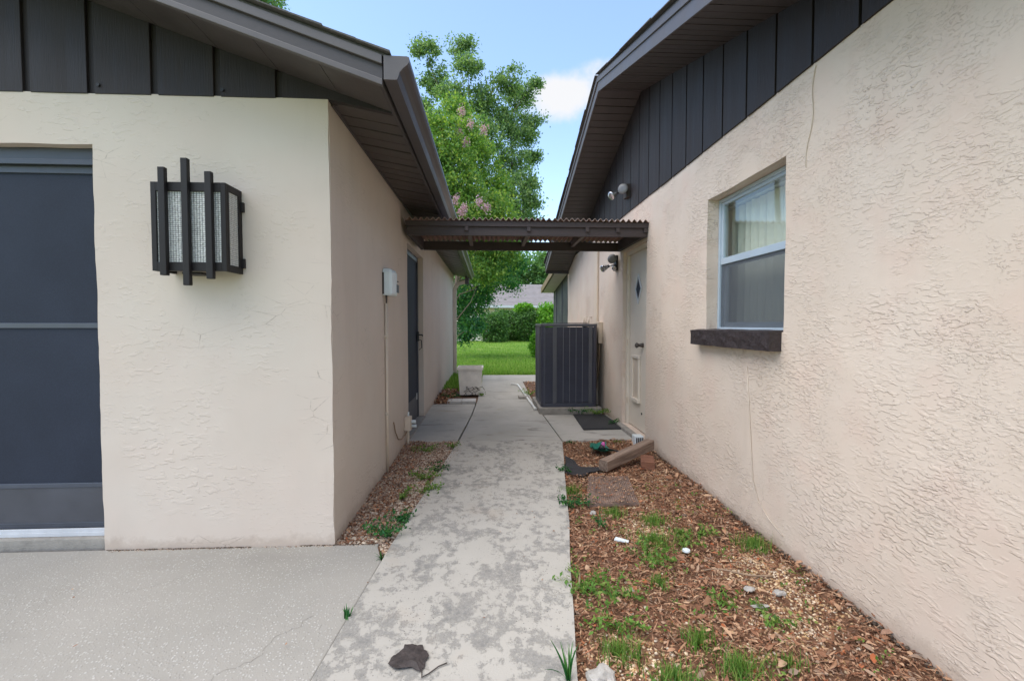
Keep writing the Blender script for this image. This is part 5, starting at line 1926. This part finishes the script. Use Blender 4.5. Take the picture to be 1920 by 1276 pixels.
# wall-foot crumbs along the joint between driveway and garage
P = np.stack([rr.uniform(-2.0, -0.62, 260), 2.462 - np.abs(rr.normal(0, 0.010, 260))], 1)
pebbles('joint_grit', P, np.full(260, 0.0), (0.0015, 0.004), 'left_gravel', 16)
P = np.stack([rr.uniform(-2.03, -0.62, 900), 2.466 - np.abs(rr.normal(0, 0.004, 900))], 1)
P = P[np.array([noise.noise(Vector((x * 3.0, 0, 5))) + 0.25 * noise.noise(Vector((x * 14, 0, 1))) for x in P[:, 0]]) > -0.12]
pebbles('joint_dirt', P, np.full(len(P), -0.001), (0.002, 0.005), 'dark_grit', 19)
P = np.stack([np.full(500, XR - 0.012) - np.abs(rr.normal(0, 0.012, 500)), rr.uniform(0.9, 4.4, 500)], 1)
pebbles('wall_foot_dirt', P, np.full(500, -0.004), (0.003, 0.008), 'dark_grit', 20)


def blades(P, ln, wd, seed, spread=0.6, seg=3):
    """grass blades: tapered strips that bend over; returns verts, quads"""
    rng = np.random.default_rng(seed)
    n = len(P)
    L = rng.uniform(ln[0], ln[1], n)
    Wd = rng.uniform(wd[0], wd[1], n)
    az = rng.uniform(0, 2 * np.pi, n)
    lean = np.abs(rng.normal(0.25, spread, n))
    V = np.zeros((n, (seg + 1) * 2, 3))
    x = np.zeros(n)
    z = np.zeros(n)
    for k in range(seg + 1):
        wk = Wd * (1 - (k / seg) ** 1.6 * 0.92) * 0.5
        for s, sg in ((0, -1), (1, 1)):
            V[:, 2 * k + s, 0] = P[:, 0] + x * np.cos(az) - sg * wk * np.sin(az)
            V[:, 2 * k + s, 1] = P[:, 1] + x * np.sin(az) + sg * wk * np.cos(az)
            V[:, 2 * k + s, 2] = P[:, 2] + z
        ang = lean * (0.4 + 1.1 * k / seg)
        x = x + np.sin(ang) * L / seg
        z = z + np.cos(ang) * L / seg
    f = np.array([[2 * k, 2 * k + 1, 2 * k + 3, 2 * k + 2] for k in range(seg)])
    F = (f[None] + (np.arange(n) * (seg + 1) * 2)[:, None, None]).reshape(-1, 4)
    return V.reshape(-1, 3), F


def leaf_quads(P, size, seed, up=0.5, aspect=0.55):
    """pointed leaves as 2-quad folded blades"""
    rng = np.random.default_rng(seed)
    n = len(P)
    S = size[0] + (size[1] - size[0]) * rng.random(n)
    d = rng.normal(0, 1, (n, 3))
    d /= np.linalg.norm(d, axis=1)[:, None]
    nn = rng.normal(0, 1, (n, 3))
    nn[:, 2] += up * 2
    u = np.cross(d, nn)
    u /= np.linalg.norm(u, axis=1)[:, None] + 1e-9
    w = np.cross(u, d)
    V = np.zeros((n, 4, 3))
    V[:, 0] = P
    V[:, 1] = P + d * (S * 0.45)[:, None] + u * (S * aspect * 0.5)[:, None] + w * (S * 0.08)[:, None]
    V[:, 2] = P + d * S[:, None]
    V[:, 3] = P + d * (S * 0.45)[:, None] - u * (S * aspect * 0.5)[:, None] + w * (S * 0.08)[:, None]
    F = np.arange(n * 4).reshape(n, 4)
    return V.reshape(-1, 3), F


def weed(x, y, z, kind, r, h, n, lab, mat, seed, name='weed'):
    rng = np.random.default_rng(seed)
    if kind == 'grass':
        n = int(n * 1.7)
        a = rng.uniform(0, 6.28, n)
        q = np.minimum(np.abs(rng.normal(0, 0.36, n)), 0.8) * r
        P = np.stack([x + q * np.cos(a), y + q * np.sin(a), np.full(n, z)], 1)
        V, F = blades(P, (h * 0.25, h * 0.95), (0.002, 0.005), seed, 0.75)
        SV = []
        for p in P:
            SV += [(x, y, z + 0.002), (x + 0.002, y, z + 0.002), (p[0] + 0.002, p[1], z + 0.003), (p[0], p[1], z + 0.003)]
        F = np.concatenate([F, np.arange(len(SV)).reshape(-1, 4) + len(V)])
        V = np.concatenate([V, np.array(SV)])
    elif kind == 'broad':
        # stems radiating low with small leaves
        pts, SV = [], []
        for s in range(max(3, n // 14)):
            a = rng.uniform(0, 6.28)
            for t0, t1 in ((0.0, 0.35), (0.35, 0.7), (0.7, 1.0)):
                for t, sg in ((t0, -1), (t0, 1), (t1, 1), (t1, -1)):
                    SV.append((x + r * t * math.cos(a) - sg * 0.0012 * math.sin(a), y + r * t * math.sin(a) + sg * 0.0012 * math.cos(a),
                               z + h * math.sin(t * 1.9) * 0.75))
            for t in np.linspace(0.1, 1, 14):
                pts.append((x + r * t * math.cos(a) + rng.normal(0, .006), y + r * t * math.sin(a) + rng.normal(0, .006),
                            z + h * math.sin(t * 1.9) * (0.6 + 0.4 * rng.random())))
        V, F = leaf_quads(np.array(pts), (0.014, 0.030), seed, 0.9, 0.5)
        F = np.concatenate([F, np.arange(len(SV)).reshape(-1, 4) + len(V)])
        V = np.concatenate([V, np.array(SV)])
    else:                              # strap leaves
        P = np.tile([[x, y, z]], (n, 1)) + rng.normal(0, 0.004, (n, 3)) * [1, 1, 0]
        V, F = blades(P, (h * 0.6, h * 1.2), (0.06 * h + 0.003, 0.08 * h + 0.006), seed, 0.85, 5)
    o = np_mesh(name, V - np.array([x, y, z]), F, mat)
    o.location = (x, y, z)
    return tag(o, lab, 'weed', 'weeds growing in the beds and joints')


WEEDS = [
    (0.785, 2.80, 'grass', .10, .085, 60, 'grass tuft touching the front edge of the ribbed mat', 'weed_green'),
    (0.985, 2.66, 'grass', .10, .09, 70, 'green grass tuft in open mulch right of the ribbed mat corner', 'weed_green'),
    (0.905, 2.44, 'grass', .16, .08, 120, 'widest pale grass patch in the middle of the mulch bed', 'weed_green'),
    (1.06, 2.40, 'broad', .08, .05, 60, 'low broadleaf weed right of the widest grass patch', 'weed_green'),
    (0.80, 2.25, 'broad', .11, .05, 110, 'broadleaf weed in front of the widest grass patch', 'weed_green'),
    (1.10, 2.52, 'grass', .07, .06, 40, 'thin pale grass tuft above the white round cap', 'weed_green'),
    (1.21, 2.52, 'broad', .06, .05, 50, 'small leafy weed between the round cap and the right wall', 'weed_green'),
    (0.425, 2.02, 'broad', .09, .06, 100, 'leafy weed spilling over the walk edge halfway along the bed', 'weed_green'),
    (0.56, 1.96, 'broad', .10, .05, 100, 'leafy weed beside the small white chip near the walk', 'weed_green'),
    (0.50, 1.74, 'broad', .09, .06, 80, 'leafy weed in front of the white chip among brown litter', 'weed_green'),
    (0.47, 1.60, 'grass', .10, .10, 60, 'grass tuft behind the angular rock by the walk', 'weed_green'),
    (0.78, 2.02, 'grass', .06, .08, 30, 'small upright sprout near the centre of the mulch', 'weed_green'),
    (1.435, 2.36, 'grass', .11, .10, 80, 'bright grass tuft against the foot of the right wall', 'weed_green'),
    (1.02, 1.86, 'broad', .06, .05, 40, 'small leafy sprout in front of the pale bare twig', 'weed_green'),
    (1.14, 1.76, 'broad', .07, .05, 50, 'low weed among leaf litter between twig and wall', 'weed_green'),
    (0.78, 1.64, 'grass', .09, .09, 50, 'thin grass clump in brown litter at the bottom centre of the bed', 'weed_green'),
    (0.86, 1.50, 'grass', .12, .10, 90, 'dense grass clump at the bottom of the view in the bed', 'weed_green'),
    (0.62, 1.46, 'grass', .10, .10, 60, 'grass blades rising right of the angular rock', 'weed_green'),
    (1.05, 1.50, 'grass', .05, .08, 24, 'few grass blades at the bottom right of the bed', 'weed_green'),
    (0.585, 3.20, 'grass', .09, .09, 60, 'grass tuft between the torn black cloth and the walk edge', 'weed_green'),
    (0.625, 2.98, 'broad', .07, .05, 60, 'low green weed at the left side of the ribbed mat', 'weed_dark'),
    (0.525, 2.93, 'broad', .06, .07, 70, 'dark green weed leaning over the walk edge left of the ribbed mat', 'weed_dark'),
    (0.61, 3.62, 'broad', .05, .06, 40, 'small blue-green weed on the torn black cloth', 'weed_dark'),
    (0.66, 2.63, 'broad', .04, .04, 30, 'tiny green rosette below the white chip in front of the mat', 'weed_dark'),
    (-0.575, 2.565, 'broad', .09, .09, 130, 'largest leafy weed in the gravel strip by the driveway corner', 'weed_dark'),
    (-0.535, 2.78, 'broad', .06, .06, 70, 'bright green weed second from the driveway in the gravel strip', 'weed_dark'),
    (-0.60, 3.12, 'broad', .05, .05, 40, 'small weed in the gravel strip close to the left wall', 'weed_green'),
    (-0.47, 3.22, 'broad', .09, .05, 80, 'spreading olive weed along the walk edge of the gravel strip', 'weed_green'),
    (-0.49, 3.52, 'broad', .09, .06, 90, 'leafy weed halfway along the gravel strip beside the conduit', 'weed_green'),
    (-0.42, 3.72, 'broad', .07, .05, 60, 'small weed past the middle of the gravel strip at the walk', 'weed_dark'),
    (-0.60, 4.32, 'broad', .10, .05, 80, 'mossy weed at the far end of the gravel strip by the outlet', 'weed_green'),
    (-0.35, 4.40, 'broad', .05, .05, 40, 'mossy weed where the gravel strip meets the far slab', 'weed_green'),
    (-0.548, 2.315, 'strap', .03, .05, 9, 'small sprig in the joint just past the driveway corner', 'weed_dark'),
    (-0.574, 1.835, 'strap', .03, .05, 9, 'tiny green sprout alone in the joint between driveway and walk', 'weed_dark'),
    (0.262, 1.46, 'strap', .03, .15, 5, 'long strap-leaved weed leaning onto the walk at bottom centre', 'weed_dark'),
    (1.30, 4.55, 'grass', .08, .04, 24, 'sparse grass along the near edge of the doorway slab', 'weed_green'),
    (0.82, 4.57, 'grass', .08, .05, 26, 'thin sprigs at the corner of the doorway slab and walk', 'weed_dark'),
    (1.46, 5.32, 'broad', .07, .06, 60, 'small leafy weed at the foot of the side door', 'weed_dark'),
    (1.42, 5.90, 'broad', .16, .10, 200, 'dark leafy weed between the air conditioner and the house wall', 'weed_green'),
    (1.22, 5.96, 'broad', .13, .08, 120, 'dark creeping weed along the front of the condenser pad', 'weed_dark'),
    (0.68, 7.6, 'broad', .14, .09, 130, 'bright leafy weed in the soil left of the air conditioner', 'weed_green'),
    (-0.62, 7.25, 'broad', .12, .08, 120, 'dark weed between the pavers and the left wall', 'weed_dark'),
    (-0.13, 7.55, 'broad', .05, .05, 50, 'small weed at the right foot of the planter box', 'weed_green'),
]
for i, (x, y, k, r, h, n, lab, mt) in enumerate(WEEDS):
    z = z_right(x, y) if x > 0 and y < 4.6 else (z_left(x, y) if y < 4.6 else 0.0)
    weed(x, y, z + 0.004, k, r * 1.4, h, int(n * 2.2), lab, mt, 100 + i)

# loose seedlings too small to count
P = scatter_points(in_right, (0.35, 1.5, 1.35, 3.3), 150, None)
Pz = []
for x, y in P:
    for _ in range(7):
        Pz.append((x + random.gauss(0, .012), y + random.gauss(0, .012), z_right(x, y) + 0.008 + random.random() * 0.02))
V, F = leaf_quads(np.array(Pz), (0.010, 0.022), 77, 0.8, 0.5)
tag(np_mesh('seedlings', V, F, 'weed_green'), kind='stuff')

# lawn
rg = np.random.default_rng(31)
n = 70000
yy = 10.6 + (rg.random(n) ** 1.7) * 26
xx = rg.uniform(-1, 1, n) * (0.9 + yy * 0.16) + 0.035 * yy + 0.35
zz = -0.02 + 0.03 * np.sin(xx * 0.9 + 1) * np.cos(yy * 0.45) + 0.012 * np.sin(xx * 3.1 + yy * 2.3)
ok = ~((yy < 10.72) & (xx > -0.2) & (xx < 3.35))
P = np.stack([xx, yy, zz], 1)[ok]
V, F = blades(P, (0.05, 0.10), (0.008, 0.018), 33, 0.5, 2)
tag(np_mesh('lawn_grass', V, F, 'lawn_blades'), kind='stuff')
n = 5000
P = np.stack([rg.uniform(-0.84, -0.16, n), rg.uniform(8.2, 10.75, n), np.full(n, -0.01)], 1)
V, F = blades(P, (0.05, 0.12), (0.008, 0.016), 35, 0.5, 2)
tag(np_mesh('edge_grass', V, F, 'lawn_blades'), kind='stuff')


# ================================================================= TREES AND SHRUBS
def tree(name, lab, base, blobs, leaves_per, leaf, mat, seed, trunk_r=0.14, sub=22, subr=0.36, up=0.4, flowers=None, top=None, twig=True, aspect=0.55):
    """leaning trunk that carries on up through the crown, limbs to every clump, leaf sprays with gaps between"""
    rng = np.random.default_rng(seed)
    t = thing(name, lab, 'tree')
    base = Vector(base)
    top = Vector(top)
    mb = MB()
    spine = []
    for i in range(9):
        f = i / 8
        w = Vector((0.25 * math.sin(f * 5 + seed), 0.2 * math.cos(f * 4 + seed), 0)) * f * (1 - f) * 2.5
        spine.append(base.lerp(top, f) + w)
    spine[0].z -= 0.1
    mb.tube(spine, [trunk_r * (1.3 if i == 0 else 1.0) * (1 - 0.85 * i / 8) for i in range(9)], 10)
    pts = []
    for bi, (cx, cy, cz, r) in enumerate(blobs):
        c = Vector((cx, cy, cz))
        zt = base.z + (cz - base.z) * rng.uniform(0.55, 0.78)
        k = min(7, max(1, int(8 * (zt - base.z) / max(top.z - base.z, 0.1))))
        st = spine[k]
        m = st.lerp(c, 0.55) + Vector(rng.normal(0, 0.12, 3)) + Vector((0, 0, -0.1))
        rr0 = trunk_r * 0.30 * (1 - 0.6 * k / 8)
        mb.tube([st, st.lerp(m, 0.5) + Vector(rng.normal(0, 0.06, 3)), m, c], [rr0, rr0 * 0.75, rr0 * 0.5, rr0 * 0.2], 6)
        for s in range(max(6, int(sub * r))):
            d = rng.normal(0, 1, 3)
            d /= np.linalg.norm(d)
            q = r * (0.25 + 0.75 * rng.random() ** 0.6)
            sc = np.array([cx, cy, cz]) + d * q * np.array([1, 1, 0.9])
            if twig:
                mb.tube([c, c.lerp(Vector(sc), 0.55) + Vector(rng.normal(0, 0.06, 3)), Vector(sc)], [rr0 * 0.16, rr0 * 0.11, rr0 * 0.05], 4, cap=False)
            sr = subr * (0.45 + 0.8 * rng.random())
            kk = int(leaves_per * (0.5 + rng.random()))
            off = rng.normal(0, 1, (kk, 3)) * sr * 0.5 * np.array([1.1, 1.1, 0.8])
            pts.append(sc + off)
    mb.build('trunk', 'trunk_bark', t, smooth=True)
    P = np.concatenate(pts)
    V, F = leaf_quads(P, leaf, seed + 1, up, aspect)
    np_mesh('crown', V, F, mat, t)
    if flowers:
        for fi, (fx, fy, fz, fr) in enumerate(flowers):
            k = 120
            off = rng.normal(0, 1, (k, 3)) * fr * np.array([0.42, 0.42, 0.55])
            V, F = leaf_quads(np.array([[fx, fy, fz]]) + off, (0.03, 0.055), seed + 50 + fi, 0.3, 0.9)
            np_mesh('flower_cluster', V, F, 'pink_petal', t)['kind'] = 'stuff'
    at_base(t, base)
    return t


def uv(u, v, y):
    """a point at distance y (along the walls) that lies in direction u, v of the photograph: used once to set out the planting"""
    return ((u - 917) / 853 * y, y, 1.19 + (608 - v) / 853 * y)


def blob(u, v, y, rpx):
    p = uv(u, v, y)
    return (p[0], p[1], p[2], rpx / 853 * y)


# tall oak behind (dark, airy, reaching highest)
rb = random.Random(12)
def spread(lst, y0, dy):
    return [blob(u, v, y0 + rb.uniform(-dy, dy), r) for u, v, r in lst]

oak = spread([(800, 115, 26), (822, 165, 30), (866, 108, 24), (880, 140, 22), (850, 185, 28), (905, 195, 34), (955, 160, 26), (975, 190, 28), (1000, 165, 14),
              (935, 235, 38), (975, 260, 34), (995, 235, 20), (900, 265, 40), (960, 310, 36), (985, 345, 26), (1000, 300, 14),
              (945, 370, 36), (985, 395, 30), (1000, 375, 16), (920, 420, 40), (965, 440, 38), (1000, 425, 18), (790, 210, 24), (812, 245, 30)], 19.5, 1.4)
tree('oak_tree', 'tall dark green airy tree rising highest behind the flowering myrtle', (-2.7, 21.0, 0), oak, 70, (0.08, 0.15), 'oak_leaf', 201, 0.20, 42, 0.32,
     top=(0.2, 19.6, 11.2))
# flowering crape myrtle in front
myr = spread([(830, 250, 30), (860, 215, 26), (880, 260, 34), (850, 300, 36), (900, 310, 38), (925, 350, 32), (862, 350, 40), (905, 380, 40), (880, 420, 44),
              (935, 400, 34), (850, 400, 40), (950, 430, 30), (920, 450, 34), (818, 300, 30), (835, 350, 36), (890, 470, 44), (940, 480, 34), (905, 510, 40)], 14.5, 1.3)
fl = [uv(*q) for q in ((862, 253, 13.4), (884, 240, 13.3), (908, 250, 13.5), (875, 273, 13.2), (868, 218, 13.8),
                       (856, 378, 12.6), (872, 394, 12.5), (866, 402, 12.5), (900, 382, 12.6), (912, 392, 12.7), (845, 388, 12.6))]
tree('crape_myrtle', 'yellow-green crape myrtle with pink flower clusters behind the left building', (-1.5, 14.6, 0), myr, 84, (0.06, 0.12), 'myrtle_leaf', 301, 0.10, 54, 0.32,
     flowers=[(f[0], f[1], f[2], 0.13) for f in fl], top=(-0.6, 14.5, 6.8))
# myrtle's shaded low side as a separate tree, shade put into the leaf colour
low = spread([(880, 500, 34), (905, 530, 34), (870, 545, 30), (930, 505, 26), (885, 580, 28), (908, 556, 20), (862, 590, 22), (875, 620, 18),
              (945, 488, 26), (968, 492, 18), (958, 535, 9), (866, 632, 12), (890, 606, 16), (862, 560, 22)], 16.5, 1.0)
tree('myrtle_shaded_side', 'shaded low boughs of the crape myrtle, coloured deeper green, by the left building', (-2.6, 17.0, 0), low, 52, (0.07, 0.15), 'shade_leaf', 401, 0.11, 44, 0.36,
     top=(-0.6, 16.5, 3.6))
# trees far beyond the neighbour's roof
far = spread([(985, 505, 34), (1020, 500, 30), (960, 520, 30), (1045, 500, 40), (920, 525, 36), (870, 520, 40), (1000, 530, 26), (1080, 500, 50), (1150, 480, 60)], 48, 3)
tree('far_tree', 'pale green trees far beyond the grey neighbouring roof', (3.5, 49, 0), far, 110, (0.22, 0.42), 'far_leaf', 501, 0.3, 12, 1.0, top=(5.0, 48.5, 7.5), twig=False)
# a tall tree beyond the garage roof whose top sprays just show
lt = [(-9.9, 20.0, 14.7, 0.75), (-9.2, 20.3, 14.6, 0.6), (-10.6, 20.2, 14.4, 0.9), (-10.0, 20.5, 13.4, 1.3), (-11.2, 20.5, 13.0, 1.4)]
tree('roof_tree', 'tree top just showing above the left roof at the upper edge', (-10.2, 20.6, 0), lt, 60, (0.09, 0.16), 'oak_leaf', 601, 0.2, 30, 0.34, top=(-10.0, 20.5, 14.0))


def shrub(name, lab, c, r, n, leaf, mat, seed, boxy=0.0, cat='shrub'):
    rng = np.random.default_rng(seed)
    t = thing(name, lab, cat)
    d = rng.normal(0, 1, (n, 3))
    if boxy:
        d = d / (np.abs(d) ** (2 + boxy * 6)).sum(1)[:, None] ** (1 / (2 + boxy * 6))
    else:
        d /= np.linalg.norm(d, axis=1)[:, None]
    lump = np.array([noise.noise(Vector(q * 2.2) + Vector((seed, 0, 0))) for q in d])
    q = (0.80 + 0.24 * lump + 0.10 * rng.normal(0, 1, n)) * np.where(rng.random(n) < 0.25, rng.random(n) ** 0.5, 1.0)
    P = np.array(c) + d * q[:, None] * np.array(r)
    P = P[P[:, 2] > 0.02]
    V, F = leaf_quads(P, leaf, seed, 0.5, 0.6)
    np_mesh('foliage', V, F, mat, t)
    b = MB()
    for k in range(5):
        a = k * 1.256
        b.tube([(c[0] + 0.1 * math.cos(a), c[1] + 0.1 * math.sin(a), -0.05), (c[0] + r[0] * 0.35 * math.cos(a), c[1] + r[1] * 0.35 * math.sin(a), c[2]),
                (c[0] + r[0] * 0.6 * math.cos(a), c[1] + r[1] * 0.6 * math.sin(a), c[2] + r[2] * 0.5)], [0.04, 0.025, 0.01], 5)
    b.build('stem', 'trunk_bark', t, smooth=True)
    at_base(t, (c[0], c[1], 0))


shrub('clipped_shrub', 'boxy clipped dark green shrub on the lawn, leftmost of the back hedge', (0.33, 30.0, 0.95), (0.95, 0.9, 1.02), 6500, (0.09, 0.17), 'hedge_leaf', 11, 0.5)
shrub('round_shrub', 'large rounded dark shrub right of centre at the back of the lawn', (2.75, 32.0, 1.1), (1.35, 1.1, 1.35), 7500, (0.10, 0.20), 'hedge_leaf', 12)
shrub('hedge_shrub', 'dark vine-covered shrub between the clipped and the rounded shrub', (1.35, 33.0, 1.05), (1.1, 0.8, 1.25), 6000, (0.10, 0.20), 'hedge_leaf', 13, 0.3)
shrub('vine_shrub', 'bright green vine-like shrub nearest the dark rear porch', (4.1, 31.5, 1.25), (0.95, 0.9, 1.5), 5200, (0.12, 0.24), 'vine_leaf', 14)
shrub('climbing_vine', 'bright green vine spilling over the top of the rounded shrub', (2.5, 32.2, 2.3), (0.75, 0.6, 0.4), 1500, (0.12, 0.24), 'vine_leaf', 15)
shrub('corner_shrub', 'small bright shrub in the lawn just behind the air conditioner', (1.72, 16.0, 0.45), (0.32, 0.35, 0.55), 1800, (0.06, 0.12), 'vine_leaf', 16)


# ================================================================= NEIGHBOUR, FENCE
def build_background():
    h = thing('neighbour_house', 'far tan house with grey shingle roof beyond the hedge', 'house')
    MB().box(-2.0, 12.0, 37.0, 45.0, -0.1, 2.62).build('wall', 'neighbour_wall', h)
    b = MB()
    b.prism([(36.4, 2.58), (41.0, 4.62), (45.6, 2.58), (45.6, 2.70), (41.0, 4.78), (36.4, 2.72)], -2.5, 12.5, 'x')
    rf = b.build('roof', 'neighbour_roof', h)
    b = MB()
    b.box(-2.5, 12.5, 36.36, 36.40, 2.52, 2.72)
    b.build('fascia', 'track_white', h)
    # shingle courses as thin raised lines
    for i in range(16):
        y = 36.5 + i * 0.28
        z = 2.735 + (y - 36.4) * (2.06 / 4.6)
        MB().box(-2.45, 12.45, y, y + 0.27, z - 0.02, z + 0.012).build('shingle_course', 'neighbour_roof', rf)
    for x0 in (2.0, 6.0):
        w = MB().box(x0, x0 + 1.2, 36.95, 37.0, 1.0, 2.1).build('window', 'screen_mesh', h)
        MB().box(x0 - 0.06, x0 + 1.26, 36.93, 36.95, 0.94, 1.0).build('sill', 'track_white', w)
    at_base(h, (5, 37, 0))
    f = thing('board_fence', 'pale horizontal board fence behind the trees at the left of the lawn', 'fence')
    for i in range(9):
        MB().box(-6.0, -0.2, 31.9 + 0.004 * (i % 2), 31.93 + 0.004 * (i % 2), 0.05 + i * 0.2, 0.23 + i * 0.2).build('fence_board', 'fence_board', f)
    for x in (-5.9, -4.0, -2.1, -0.3):
        MB().box(x - 0.06, x + 0.06, 31.94, 32.06, -0.1, 1.95).build('fence_post', 'fence_board', f)
    at_base(f, (-3, 32, 0))
    # curved bed edging stones near the porch
    for i, (x, y) in enumerate(((1.62, 13.2), (1.66, 13.9), (1.62, 12.6))):
        o = MB().box(x - 0.13, x + 0.13, y - 0.2, y + 0.2, -0.03, 0.06).build('edging_stone', 'paver', bevel=0.02, jitter=0.02)
        tag(o, ('pale edging stone in the lawn right side, middle of three', 'pale edging stone in the lawn right side, farthest of three',
                'pale edging stone in the lawn right side, nearest of three')[i], 'stone', 'edging stones at the lawn edge')


build_background()

# moss sprouts on the garage roof edge
P = []
for k in range(5):
    x = -0.90 - 0.055 * k
    P += [(x + random.gauss(0, .008), 2.085 + random.gauss(0, .01), 2.297 + SL * (-0.486 - x) + 0.12 + random.random() * 0.035) for _ in range(16)]
V, F = leaf_quads(np.array(P), (0.008, 0.018), 91, 0.9, 0.5)
tag(np_mesh('roof_moss', V, F, 'shade_leaf'), kind='stuff')
